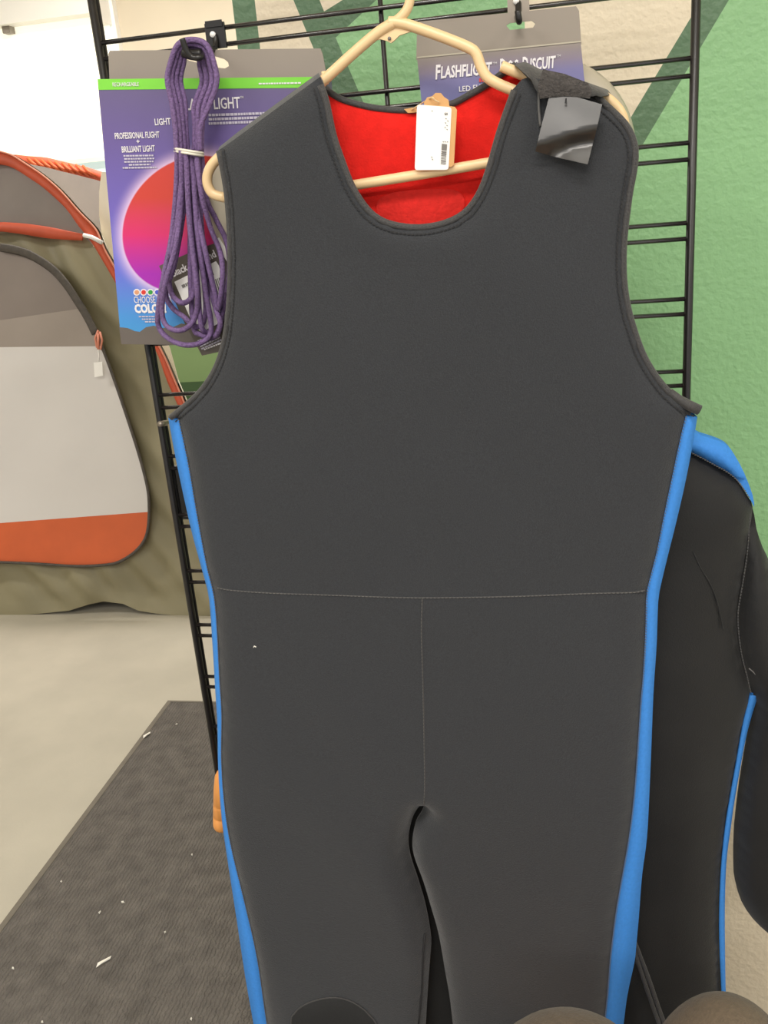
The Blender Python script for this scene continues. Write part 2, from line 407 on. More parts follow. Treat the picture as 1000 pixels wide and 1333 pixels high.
# ------------------------------------------------------------------ the setting
def struct(o): o['kind'] = 'structure'; return o
struct(MB().box((-7, -4, -0.1), (5, 5, 0)).build('floor', M['floor'], origin=(0, 0, 0)))
WY = 0.25
wl = P(302, 0, WY).x
WZ = 3.0
def wall_colour(polys):
    def f(x, z):
        q = np.array([[x, z]])
        for pts, k in polys:
            if inside(pts, q)[0]: return k
        return 0
    return f
def build_mural():
    def W(l): return np.array([(P(x, y, WY).x, P(x, y, WY).z) for x, y in l])
    def line(a, b, y0, y1):
        f = lambda y: a[0] + (b[0] - a[0]) * (y - a[1]) / (b[1] - a[1]); return (f(y0), y0), (f(y1), y1)
    xa = P(335, 30, WY).x
    D1L = line((382, 0), (408, 61), -700, 170); D1R = ((437, 49), (473, 133)); D3L = line((900, 22), (823, 150), -500, 260); D3R = line((949, 0), (840, 183), -500, 330)
    polys = [
        (np.array([(wl - 1, -1), (xa, -1), (xa, 9), (wl - 1, 9)]), 1),
        (W([(416, 0), (422, 15), (446, 0), (560, -80), (380, -80)]), 0),
        (W([(382, 0), (412, 72), (470, 210), (520, 250), (473, 133), (437, 49), (490, 0), (620, -130), (560, -80), (446, 0), (422, 15), (416, 0), (382, -80), (345, -87)]), 1),
        (W([D3L[0], D3L[1], D3R[1], D3R[0]]), 1),
        (W([(690, -500), D3L[0], D3L[1], (690, 200), (682, 0)]), 0),
        (W([(690, -500), (620, -130), (437, 49), (473, 133), (520, 250), (560, 940), (1010, 920), (2600, 900), (2600, -500), D3R[0], D3R[1], D3L[1], (690, 200), (682, 0)]), 2),
    ]
    verts = [(wl, 0), (4.5, 0), (4.5, WZ), (wl, WZ)]; edges = [(0, 1), (1, 2), (2, 3), (3, 0)]
    for pts, k in polys:
        q = [(min(max(p[0], wl), 4.5), min(max(p[1], 0), WZ)) for p in pts]; n = len(verts); verts += q
        edges += [(n + i, n + (i + 1) % len(q)) for i in range(len(q))]
    V, E, Fc, *_ = delaunay_2d_cdt([Vector(v) for v in verts], edges, [], 1, 1e-5)
    col = wall_colour(polys); v = [Vector((p.x, WY, p.y)) for p in V]; ff = []; fm = []
    for f in Fc:
        f = list(f); a, b, c = (v[i] for i in f[:3])
        if (b - a).cross(c - a).length < 1e-9: continue
        if (b - a).cross(c - a).y > 0: f = f[::-1]
        ctr = sum((v[i] for i in f), Vector()) / len(f); ff.append(tuple(f)); fm.append(col(ctr.x, ctr.z))
    N = len(v); v += [Vector((x, y, z)) for z in (0, WZ) for x, y in ((wl, WY), (4.5, WY), (4.5, WY + 0.12), (wl, WY + 0.12))]
    ff += [(N+3, N, N+4, N+7), (N+1, N+2, N+6, N+5), (N+2, N+3, N+7, N+6), (N+4, N+5, N+6, N+7)]; fm += [1, 0, 0, 0]
    return struct(obj('wall_right', v, ff, None, mats=[M['beige'], M['dgreen'], M['lgreen']], fm=fm, origin=(wl, WY, 0)))
build_mural()
FY = 4.3
def build_far_wall():
    zb = P(250, 497, FY).z; zc = P(250, 525, FY).z; zt = 1.30
    m = MB(); v = []; ff = []; fm = []
    for z0, z1, k in ((0, zc, 0), (zc, zb, 1), (zb, zt, 0), (zt, WZ, 2)):
        n = len(v); v += [(-7, FY, z0), (5, FY, z0), (5, FY, z1), (-7, FY, z1)]; ff.append((n, n+1, n+2, n+3)); fm.append(k)
    n = len(v); v += [(-7, FY+.12, 0), (5, FY+.12, 0), (5, FY+.12, WZ), (-7, FY+.12, WZ)]; ff.append((n+3, n+2, n+1, n)); fm.append(2)
    return struct(obj('wall_back', v, ff, None, mats=[M['fgreen'], M['fdgreen'], M['fbeige']], fm=fm, origin=(0, FY, 0)))
build_far_wall()
struct(MB().box((-7.1, -4, 0), (-7, 5, WZ)).build('wall_left', M['cream']))
struct(MB().box((-7, -4, WZ), (5, 5, WZ + 0.1)).build('ceiling', M['cream']))
# window with a drawn roller blind on the far wall
wx1 = P(153, 60, FY).x; wx0 = wx1 - 1.7; wz1 = P(70, 8, FY).z; wzb = P(120, 209, FY).z
win = struct(MB().box((wx0, FY - 0.03, wzb - 0.5), (wx1, FY - 0.001, wz1)).build('window_1', M['glass']))
fr = MB()
for a, b in (((wx0 - .05, FY - .05, wzb - .55), (wx0, FY, wz1)), ((wx1, FY - .05, wzb - .55), (wx1 + .03, FY, wz1 + .03)), ((wx0 - .05, FY - .06, wzb - .56), (wx1 + .05, FY, wzb - .5))): fr.box(a, b)
fr.build('window_frame', M['blindbox'], win)
bl = empty('roller_blind', ((wx0 + wx1) / 2, FY - .06, wzb), 'white backlit roller blind drawn over the far window above the tent', 'blind')
MB().box((wx0, FY - .066, wzb), (wx1, FY - .062, wz1)).build('shade', M['blind'], bl)
bz = P(70, 24, FY - .15).z
MB().box((wx0 - .03, FY - .17, bz), (wx1 - .03, FY - .035, bz + .16)).build('cassette', M['blindbox'], bl)
MB().box((wx1 - .03, FY - .17, bz - .05), (wx1 + .012, FY - .035, bz + .16)).build('end_cap', M['blindbox'], bl)
q = P(8, 36, FY - .1)
MB().box((q.x - .015, FY - .12, q.z - .03), (q.x + .03, FY - .066, q.z + .03)).build('bracket', M['card'], bl)
MB().box((wx0, FY - .072, wzb - .012), (wx1, FY - .058, wzb + .012)).build('hem_bar', M['blindbox'], bl)
# ceiling lamps
for i, (loc, pw) in enumerate(LAMPS):
    where = ['over the hanging wetsuit', 'added to brighten the far wall beside the tent', 'over the tent', 'over the right-hand aisle', 'over the left-hand aisle', 'added as unseen fill behind the camera'][i]
    r = empty('ceiling_light', loc, 'long white ceiling light ' + where, 'lamp', 'ceiling lights')
    x, y, z = loc
    MB().box((x - .65, y - .16, z - .0), (x + .65, y + .16, z + .05)).build('housing', M['metalw'], r)
    MB().box((x - .6, y - .13, z - .012), (x + .6, y + .13, z - .002)).build('diffuser', M['lampd'], r)
    a = area((0, 0, -0.02), pw, 1.2, 0.26); a.parent = r
# rubber mat
mx0 = -0.763; my1 = 1.352
mt = empty('floor_mat', (0.1, 0.2, 0), 'large dark ribbed rubber mat lying on the concrete floor', 'mat')
MB().box((mx0 + .02, -1.6, 0.001), (1.0, my1 - .02, 0.007)).build('ribbed_field', M['mat'], mt)
e = MB()
e.add([(mx0, -1.6, .001), (mx0 + .02, -1.6, .001), (mx0 + .02, -1.6, .008), (mx0, my1, .001), (mx0 + .02, my1 - .02, .001), (mx0 + .02, my1 - .02, .008)], [(0, 2, 5, 3), (0, 1, 2), (3, 5, 4), (1, 4, 5, 2), (0, 3, 4, 1)])
e.add([(mx0, my1, .001), (1.0, my1, .001), (1.0, my1 - .02, .008), (mx0 + .02, my1 - .02, .008), (mx0 + .02, my1 - .02, .001), (1.0, my1 - .02, .001)], [(0, 3, 2, 1), (0, 4, 3), (1, 2, 5), (3, 4, 5, 2), (0, 1, 5, 4)])
e.build('edge_border', M['matedge'], mt)
def scrap(x, y, l, w, ang, z, name, label):
    c = G(x, y, z); ca, sa = math.cos(ang), math.sin(ang); q = []
    for s, t, h in ((-1, -.6, 0), (-.3, -1, .004), (.7, -.8, .001), (1, .1, .003), (.5, 1, 0), (-.6, .8, .003)):
        q.append((c.x + (s*l*ca - t*w*sa), c.y + (s*l*sa + t*w*ca), z + h))
    b = [(a[0], a[1], a[2] - .0015 + .001) for a in q]
    tag(obj(name, q + b, [(0,1,2,3,4,5), (11,10,9,8,7,6)] + [(i, i+6, (i+1) % 6 + 6, (i+1) % 6) for i in range(6)], M['scrap']), label, 'scrap')
scrap(135, 1252, .018, .0045, 0.9, .0085, 'paper_scrap', 'curled white paper scrap lying near the lower middle of the rubber mat')
scrap(191, 957, .016, .005, 1.2, .0095, 'paper_scrap', 'pale scrap stuck on the slanting edge of the rubber mat')
random.seed(11)
for x, y, w in ((250, 1113, 'nearest below the wooden handle'), (130, 1188, 'above and left of the white paper scrap'), (249, 1327, 'at the bottom edge beside the blue stripe'), (80, 1148, 'closest to the slanting mat edge'), (17, 1261, 'at the left edge of the photo'),
                (215, 1214, 'right of the white paper scrap'), (55, 1331, 'in the lower left corner of the photo'), (230, 943, 'at the far end of the mat'), (160, 1175, 'second from the mat edge above the paper scrap')):
    scrap(x, y, random.uniform(.002, .004), .002, random.uniform(0, 3), .0085, 'lint_speck', 'tiny white lint speck on the mat ' + w)
for o in [o for o in bpy.data.objects if o.name.startswith('lint_speck')]: o['group'] = 'lint specks on the mat'; o['category'] = 'lint'

# ------------------------------------------------------------------ tent
tent = empty('tent', (T(-50, 600).x, TB + 0.5, 0), 'olive dome tent with white door and orange trim standing beyond the grid panel', 'tent')
XC = T(-50, 500).x
def mirror(pts): return pts + [Vector((2 * XC - p.x, p.y, p.z)) for p in reversed(pts)]
def tp(l, off=0): return [T(x, y, off) for x, y in l]
def ty(off, amp=0.0, sc=3.0, fold=0.0):
    def f(x, z, d):
        w = noise.noise(Vector((x * sc, z * sc, off * 7))) * amp * min(1, d / .08)
        if fold:   # diagonal pulling creases
            u = x * 0.75 + z * 0.66
            w += fold * math.sin(u * 55 + 3 * noise.noise(Vector((x * 2.2, z * 2.2, 4)))) * min(1, d / .06) * (0.5 + noise.noise(Vector((x * 2, z * 2, 1))))
            if z < .22: w += 0.03 * noise.noise(Vector((x * 4, z * 9, 2))) * min(1, d / .03)
        return TB + off + TL * z + w
    return f
ridge_o = [(0, 197), (16, 202), (32, 212), (56, 228), (80, 249), (104, 276), (125, 298), (133, 316), (139, 329), (147, 343), (175, 395), (210, 455), (228, 495), (245, 535), (266, 590), (292, 665), (312, 740), (322, 806)]
ridge_i = [(0, 214), (16, 218), (40, 233), (56, 244), (72, 258), (88, 274), (102, 294), (112, 306), (122, 320), (137, 345), (166, 395), (202, 455), (217, 495), (236, 538), (258, 592), (284, 665), (304, 740), (314, 806)]
base = [(275, 805), (235, 802), (205, 799), (180, 795), (160, 786), (135, 783), (115, 787), (90, 795), (40, 800), (0, 801)]
sheet('olive_wall', mirror([T(0, 197), *smooth(tp(ridge_o), 4)[1:], *tp(base)]), M['olive'], ty(0, .03, 3, .012), .004, .022, tent)
# grey roof netting between the front arch and the lower sleeve
sheet('roof_netting', mirror([*smooth(tp(ridge_i[:9], -.012), 4), *tp([(105, 304), (60, 297), (0, 292)], -.012)]), M['tgrey'], ty(-.012, .02, 4), .003, .03, tent)
sl_o = smooth(tp([(0, 289), (30, 291), (60, 295), (85, 300), (108, 305)], -.03), 4); sl_i = smooth(tp([(0, 301), (30, 305), (60, 310), (85, 312), (107, 313)], -.03), 4)
def mirr(l): return [Vector((2 * XC - p.x, p.y, p.z)) for p in reversed(l)]
strip('lower_sleeve', mirr(sl_o) + sl_o, mirr(sl_i) + sl_i, M['tred'], tent, .006, .03)
ro = smooth(tp(ridge_o, -.03), 5); ri = smooth(tp(ridge_i, -.03), 5); 
rm = [(a.lerp(b, .5) + Vector((0, -.008, 0))) for a, b in zip(ro, ri)]
strip('pole_sleeve', mirr(ro) + ro, mirr(ri) + ri, M['tred'], tent, .004, .03, mid=[mirr(rm) + rm])
sh = MB(); sh.tube([p + Vector((0, -.004, 0)) for p in mirr(ro) + ro], .0035, 6); sh.build('sleeve_piping', M['pull'], tent, True)
# rear arch, netting and white fly
ba_o = smooth(tp([(-20, 203), (14, 201), (35, 203), (60, 205), (85, 211), (110, 217), (133, 224)], .5), 4); ba_i = smooth(tp([(-20, 214), (14, 213), (35, 215), (55, 219), (78, 224), (105, 231), (130, 238)], .5), 4)
strip('rear_sleeve', ba_o, ba_i, M['tred'], tent, .006, .03)
pleat = MB()
for k in range(9):
    x = 36 + k * 9; a = T(x, 206 + (x - 36) * .14, .49); b = T(x + 17, 218 + (x - 36) * .16, .49); pleat.tube([a, a.lerp(b, .5) + Vector((0, -.012, 0)), b], .006, 6)
pleat.build('gathered_pleats', M['torange'], tent, True)
sheet('rear_netting', tp([(20, 210), (60, 218), (100, 228), (131, 236), (129, 260), (129, 285), (134, 318), (118, 298), (98, 275), (75, 250), (48, 228)], .42), M['tgrey'], lambda x, z, d: TB + .42 + TL * z, .003, .05, tent)
fl = tp([(132, 224), (129, 250), (129, 280), (133, 312), (147, 345), (175, 395), (210, 455), (231, 503), (232, 493), (221, 453), (200, 405), (178, 350), (168, 300), (160, 250), (150, 224)], .06)
sheet('white_fly', fl, M['tfly'], lambda x, z, d: TB + .06 + TL * z, .003, .05, tent)
# rear shell closes the dome behind the arch
R0 = mirr(smooth(tp(ridge_o), 3)) + smooth(tp(ridge_o), 3)
rows = []
for j in range(7):
    t = j / 6; s = 1 - .5 * t; zs = 1 - .55 * t
    rows.append([Vector((XC + (p.x - XC) * s, p.y + .02 + 1.2 * t, p.z * zs - .01 * (t > 0))) for p in R0])
n = len(R0); v = [p for r in rows for p in r]; f = [(j*n+i, (j+1)*n+i, (j+1)*n+i+1, j*n+i+1) for j in range(6) for i in range(n - 1)]
f.append(tuple(6*n+i for i in range(n)))
obj('rear_shell', v, f, M['tfly'], tent, True)
# door
zp = [(-50, 317), (0, 321), (18, 324), (35, 329), (52, 338), (70, 350), (86, 368), (100, 389), (113, 410), (126, 436), (138, 465), (150, 498), (166, 545), (181, 592), (191, 630), (194, 655), (193, 685), (188, 703), (176, 718), (158, 730), (140, 735), (100, 737), (50, 734), (0, 732), (-50, 732)]
Z = smooth(tp(zp, -.02), 4)
def clip(lo, hi):      # door cut between two levels given by photo lines (y at x=0, y at x=200)
    out = []
    for p in Z:
        out.append(p)
    return out
def band(ya, yb, name, m, off, amp):
    pts = []
    def yl(l, x): return l[0] + (l[1] - l[0]) * x / 200
    inb = [(x, y) for x, y in zpx if (ya is None or y >= yl(ya, x)) and (yb is None or y <= yl(yb, x))]
    R_ = []
    if ya: 
        xa = xr(ya); R_ += [(0, ya[0]), (xa * .5, yl(ya, xa * .5) - (6 if name == 'grey_upper_door' else 0)), (xa, yl(ya, xa))]
    R_ += inb
    if yb: xb = xr(yb); R_ += [(xb, yl(yb, xb)), (0, yb[0])]
    R_ = [(x, y) for x, y in R_ if x >= 0]
    sheet(name, mirror(tp(R_, off)), m, ty(off, amp, 3), .002, .03, tent)
zpx = [(v.x, v.y) for v in smooth([Vector((x, y, 0)) for x, y in zp if x >= 0], 4)]
def xr(l):
    best = None
    for (x0, y0), (x1, y1) in zip(zpx[:-1], zpx[1:]):
        f0 = y0 - (l[0] + (l[1] - l[0]) * x0 / 200); f1 = y1 - (l[0] + (l[1] - l[0]) * x1 / 200)
        if f0 * f1 <= 0 and x0 > 20 and y0 > 321 and y1 > y0 - 1: best = x0 + (x1 - x0) * (f0 / (f0 - f1 + 1e-9)); break
    return best
band(None, (417, 388), 'grey_upper_door', M['tgrey2'], -.041, .012)
band((417, 388), (452, 450), 'pale_grey_door_band', M['tgrey3'], -.042, .012)
band((452, 450), (681, 666), 'white_door_panel', M['twhite'], -.043, .02)
band((681, 666), None, 'orange_door_hem', M['torange'], -.044, .012)
zt = MB(); Zf = smooth(tp(zp[1:], -.05), 4); zt.tube(mirr(Zf) + Zf, .0055, 8); zt.build('door_zip', M['zip'], tent, True)
zf = MB(); seg = [p for p in smooth(tp([(0, 322), (18, 325), (35, 330), (52, 339), (70, 352), (86, 370), (100, 391), (113, 412), (124, 434)], -.056), 4)]
zf.tube(seg, .016, 8, flat=.005); zf.build('zip_flap', M['zip'], tent, True)
k = MB(); k.tube(tp([(128, 430), (124, 440), (126, 452), (131, 455), (133, 443), (130, 432)], -.07), .004, 6); k.tube(tp([(128, 434), (128, 455)], -.07), .005, 6); k.build('zip_pull', M['pull'], tent, True)
c0 = tp([(122, 472), (133, 471), (134, 489), (123, 491)], -.075); k = MB(); k.add(c0 + [p + Vector((0, .003, 0)) for p in c0], [(3,2,1,0),(4,5,6,7),(0,1,5,4),(1,2,6,5),(2,3,7,6),(3,0,4,7)]); k.build('care_tag', M['paper'], tent)
k = MB(); k.tube(tp([(128, 455), (129, 464), (128, 472)], -.072), .0025, 6); k.build('tag_loop', M['paper'], tent, True)
k = MB(); k.tube(tp([(109, 306), (120, 309), (133, 316)], -.05), .008, 6); k.build('pole_clip', M['paper'], tent, True)
sheet('corner_patch', tp([(121, 320), (136, 322), (138, 335)], -.02), M['tfly'], ty(-.02), .003, .03, tent)

# ------------------------------------------------------------------ grid panel
PW = 0.6013; GP = 0.0762; GG = 0.0156
grid = empty('wire_gridwall', (PW / 2, 0, 0), 'black wire grid display panel standing behind the hanging wetsuit', 'display panel')
def rod(name, a, b, r, m, par, n=10): k = MB(); k.tube([a, b], r, n); return k.build(name, m, par, True)
rod('post', (-.005, 0, .0), (-.005, 0, 2.1), .0045, M['wire'], grid); rod('post', (PW + .003, 0, .0), (PW + .003, 0, 2.1), .0045, M['wire'], grid)
rod('side_bar', (-.004, .010, 0.05), (-.004, .010, 2.1), .0028, M['wire'], grid)
rod('vertical_wire', (PW / 2, .0046, .05), (PW / 2, .0046, 2.1), .0026, M['wire'], grid)
hw = rod('horizontal_wire', (-.003, 0, ZO), (PW + .003, 0, ZO), .0024, M['rail'], grid)
for kk in range(-6, 21):
    for b in (0, 1):
        if kk == 0 and b == 0: continue
        c = hw.copy(); COL.objects.link(c); c.parent = grid; c.location = hw.location + Vector((0, 0, -kk * GP - b * GG))
for x in (-.005, PW + .003):
    k = MB(); k.tube([(x, -.2, .012), (x, .2, .012)], .011, 8); k.build('foot', M['wire'], grid, True)

def hook(name, px, py, ytip, tip_px, label, plate, group='display hooks'):
    q = P(px, py, -.003); r = empty(name, (q.x, -.003, q.z), label, 'hook', group)
    k = MB(); k.box((q.x - .0105, -.0065, q.z - .012), (q.x + .0105, -.0035, q.z + .012)); k.box((q.x - .009, -.008, q.z + .008), (q.x + .009, -.0066, q.z + .014)); k.build('mounting_plate', plate, r)
    k = MB(); k.tube([(q.x - .002, -.0068, q.z + .001), (q.x - .002, -.0095, q.z + .001)], .003, 10); k.build('rivet', M['paper'], r, True)
    pts = [Vector((q.x, -.006, q.z)), Vector((q.x, -.016, q.z - .014)), Vector((q.x, ytip * .6, q.z - .016))] + [P(x, y, ytip - .002 * j) for j, (x, y) in enumerate(tip_px)]
    k = MB(); k.tube(smooth(pts, 5), .0030, 8); k.build('prong', M['hookm'], r, True)
    return r
LH = hook('display_hook', 282, 47, -.088, [(262, 74), (250, 74), (243, 66), (237, 50)], 'black hook carrying the purple cord and left disc box', M['hookm'])
k = MB(); k.tube(smooth([P(239, 68, -.080), P(250, 71, -.080), P(263, 70, -.080)], 4), .0052, 10, flat=.006); k.build('rubber_stop', M['hookm'], LH, True)
hook('display_hook', 675, 4, -.056, [(676, 28), (674, 14)], 'hook with pale plate carrying the taupe disc box', M['hookc'])
# black pouch on the left edge of the panel
c = P(236, 640, .03)
k = MB(); k.box((c.x - .012, .02, c.z - .034), (c.x + .10, .035, c.z + .034)); k.box((c.x + .02, .012, c.z - .024), (c.x + .09, .02, c.z + .02))
po = empty('black_pouch', (c.x + .04, .03, c.z - .034), 'black pouch hanging at the left edge of the grid panel behind the wetsuit', 'pouch')
k.build('pouch_body', M['black'], po)
k = MB(); k.tube([(c.x + .02, .028, c.z + .03), (c.x + .02, .012, c.z + .06), (c.x + .03, .012, c.z + .065), (c.x + .035, .028, c.z + .03)], .003, 6); k.build('pouch_strap', M['black'], po, True)
c = P(214, 552, -.006); k = MB(); k.tube([(c.x, .0, c.z), (c.x + .002, -.022, c.z + .004)], .0035, 10)
tag(k.build('grid_clip', M['hookc'], None, True), 'small steel clip on the left post of the grid panel', 'clip')

# ------------------------------------------------------------------ left disc box
YC = -.045; YH = -.020
lb = empty('disc_box', (P(290, 450, YC).x, YC + .012, P(290, 450, YC).z), 'violet disc box with lime strip and glowing red disc print, left of wetsuit', 'package', 'disc boxes on the grid panel')
def slab(name, px, Y, th, m, par, uv=None):
    a = [P(x, y, Y) for x, y in px]; n = len(a); v = a + [p + Vector((0, th, 0)) for p in a]
    f = [tuple(range(n))[::-1], tuple(range(n, 2*n))] + [(i, (i+1) % n, (i+1) % n + n, i + n) for i in range(n)]
    o = obj(name, v, f, m, par, uv=uv)
    return o
TLc = P(127, 117, YC); TRc = P(425, 114, YC); BLc = P(158, 448, YC); BRc = P(446, 452, YC)
def uvl(p):
    ex = TRc - TLc; ez = BLc - TLc; r = p - TLc
    A_ = np.array([[ex.x, ez.x], [ex.z, ez.z]]); s = np.linalg.solve(A_, [r.x, r.z]); return (s[0], 1 - s[1])
slab('box_body', [(127, 103), (425, 100), (446, 452), (158, 448)], YC, .022, M['sky_print'], lb, uv=uvl)
k = slab('lime_strip', [(127, 103), (425, 100), (426, 114), (128, 117)], YC - .0004, .0004, M['lime'], lb)
# header card with its euro slot
def header(par, px, Y, slot, m):
    out = [P(x, y, Y) for x, y in px]; sl = [P(x, y, Y) for x, y in slot]
    V, E, Fc, *_ = delaunay_2d_cdt([Vector((p.x, p.z)) for p in out + sl], [(i, (i+1) % len(out)) for i in range(len(out))] + [(len(out)+i, len(out)+(i+1) % len(sl)) for i in range(len(sl))], [], 1, 1e-7)
    sp = np.array([(p.x, p.z) for p in sl]); v = [Vector((p.x, Y, p.y)) for p in V]; ff = []
    for f_ in Fc:
        f_ = list(f_); c = sum((v[i] for i in f_), Vector()) / 3
        if inside(sp, np.array([[c.x, c.z]]))[0]: continue
        if (v[f_[1]] - v[f_[0]]).cross(v[f_[2]] - v[f_[0]]).y > 0: f_ = f_[::-1]
        ff.append(tuple(f_))
    N = len(v); cnt = {(a, b) for f_ in ff for a, b in zip(f_, f_[1:] + f_[:1])}
    v2 = v + [p + Vector((0, .0012, 0)) for p in v]; f2 = ff + [tuple(i + N for i in f_[::-1]) for f_ in ff] + [(b, a, a + N, b + N) for a, b in cnt if (b, a) not in cnt]
    return obj('hang_header', v2, f2, m, par)
header(lb, [(143, 66), (141, 70), (143, 112), (428, 112), (420, 70), (417, 63)], YH, [(238, 64), (262, 68), (292, 77), (297, 81), (298, 86), (293, 89), (284, 88), (246, 79), (236, 72)], M['card'])
slab('mountain_print', [(155, 426), (166, 427), (175, 431), (182, 432), (190, 426), (200, 424), (212, 427), (225, 426), (236, 421), (250, 424), (300, 424), (445, 428), (446, 452), (158, 448)], YC - .0004, .0004, M['mount'], lb)
Yt = YC - .0006
text('RECHARGEABLE', (147, 112.5), (181, 112), 5, Yt - .0002, M['white'], lb)
greek((337, 110), (392, 109), 2, Yt - .0002, M['white'], lb)
text('FLASHF', (236, 143.5), (276, 142), 14.5, Yt, M['white'], lb, bold=.012)
text('LIGHT', (279, 142), (313, 140.5), 14.5, Yt, M['white'], lb, bold=.012)
text('TM', (313, 128), (317, 128), 3, Yt, M['white'], lb)
text('LIGHT UP', (202, 163), (234, 161.5), 8.5, Yt, M['white'], lb, bold=.012)
for j in range(3): greek((272, 151.5 + j * 5.5), (347 - j * 6, 149 + j * 5.5), 3.2, Yt, M['whited'], lb)
text('PROFESSIONAL FLIGHT', (150, 181), (208, 179), 8, Yt, M['white'], lb, bold=.012)
text('+', (178, 187), (182, 187), 6, Yt, M['white'], lb, bold=.02)
text('BRILLIANT LIGHT', (159, 198.5), (202, 197), 8, Yt, M['white'], lb, bold=.012)
for j, (a, b) in enumerate(((161, 200), (162, 201), (162, 200), (168, 196), (160, 204))): greek((a, 204 + j * 3.9), (b, 203.4 + j * 3.9), 2.1, Yt, M['whited'], lb)
text('CHOOSE YOUR', (175, 394.5), (224, 394), 8.5, Yt, M['white'], lb, bold=.0)
text('COLOR!', (176, 407), (217, 406.5), 10.5, Yt, M['white'], lb, bold=.05)
for j in range(3): greek((181 + j * 4, 413 + j * 3.4), (212 - j * 4, 412.8 + j * 3.4), 1.7, Yt, M['whited'], lb)
dcol = [(214, 150, 110), (208, 48, 40), (44, 150, 60), (70, 80, 196), (200, 60, 160)]
for j, cc in enumerate(dcol):
    m = mat('dot_ink', cc, .5); 
    for r_, mm, dy, nm in ((4.4, M['white'], 0, 'dot_ring'), (3.0, m, -.0003, 'colour_dot')):
        slab(nm, [(178 + j * 8.9 + r_ * math.cos(t * math.pi / 8), 380.5 + r_ * math.sin(t * math.pi / 8)) for t in range(16)], Yt + dy, .0003, mm, lb)
def disc(par, cx, cy, rpx, Y, m, name='flying_disc', tilt=0.0):
    c = P(cx, cy, Y); R_ = (P(cx + rpx, cy, Y) - c).length
    prof = [(0, -.016), (.35, -.0155), (.42, -.018), (.5, -.0155), (.75, -.014), (.9, -.010), (.97, -.004), (1.0, .004), (.985, .009), (.96, .006), (.94, 0), (.88, -.005), (.5, -.010), (0, -.011)]
    n = 64; v = []; f = []
    for r_, y in prof[1:-1]:
        for i in range(n): a = 2*math.pi*i/n; v.append(Vector((c.x + R_*r_*math.cos(a), Y + y + tilt*r_*math.sin(a), c.z + R_*r_*math.sin(a))))
    kk = len(prof) - 2
    for j in range(kk - 1):
        for i in range(n): f.append((j*n+i, j*n+(i+1)%n, (j+1)*n+(i+1)%n, (j+1)*n+i))
    v += [Vector((c.x, Y + prof[0][1], c.z)), Vector((c.x, Y + prof[-1][1], c.z))]; a, b = len(v) - 2, len(v) - 1
    for i in range(n): f.append((a, (i+1) % n, i)); f.append((b, (kk-1)*n+i, (kk-1)*n+(i+1)%n))
    return obj(name, v, f, m, par, True)
disc(lb, 352, 272, 88, YC - .006, M['disc'])

# ------------------------------------------------------------------ right disc box
YR = -.046
rb = empty('disc_box', (P(650, 200, YR).x, YR + .01, P(650, 260, YR).z), 'taupe disc box with slanted white title, behind the hanger on the right', 'package', 'disc boxes on the grid panel')
header(rb, [(546, 28), (543, 33), (542, 78), (757, 58), (754, 14), (750, 8)], -.034, [(659, 33), (664, 30), (692, 27), (697, 31), (694, 36), (664, 39)], M['card'])
TL2 = P(543, 75, YR); TR2 = P(756, 54, YR); BL2 = P(566, 300, YR)
def uvr(p):
    ex = TR2 - TL2; ez = BL2 - TL2; r = p - TL2; s = np.linalg.solve(np.array([[ex.x, ez.x], [ex.z, ez.z]]), [r.x, r.z]); return (s[0], 1 - s[1] * 3.2)
slab('box_body', [(543, 75), (756, 54), (778, 278), (566, 300)], YR, .012, M['disc_print'], rb, uv=uvr)
Yr = YR - .0006
k = slab('fold_line', [(543, 74), (756, 53), (756, 55), (543, 76)], Yr, .0005, M['disc'], rb)
text('F', (567, 103), (574.5, 102.3), 18, Yr, M['white'], rb, bold=.028, shear=.15)
text('LASHFLIGHT', (574, 101.8), (641, 96), 15, Yr, M['white'], rb, bold=.028, shear=.15)
text('TM', (642, 84), (647, 83.5), 3, Yr, M['white'], rb)
text('D', (651, 95), (659, 94), 18, Yr, M['white'], rb, bold=.028, shear=.15)
text('OG', (661, 94), (675, 92.7), 15, Yr, M['white'], rb, bold=.028, shear=.15)
text('D', (680, 92.5), (688, 91.6), 18, Yr, M['white'], rb, bold=.028, shear=.15)
text('ISCUIT', (690, 91.4), (724, 87.7), 15, Yr, M['white'], rb, bold=.028, shear=.15)
text('TM', (725, 74.5), (730, 74), 3, Yr, M['white'], rb)
greek((624, 107), (640, 105.5), 5, Yr, M['redink'], rb, 'red_print')
text('LED FLYING DISC', (598, 119.5), (668, 112.5), 7, Yr, M['white'], rb, bold=.008)
disc(rb, 704, 206, 124, -.014, M['disc'])

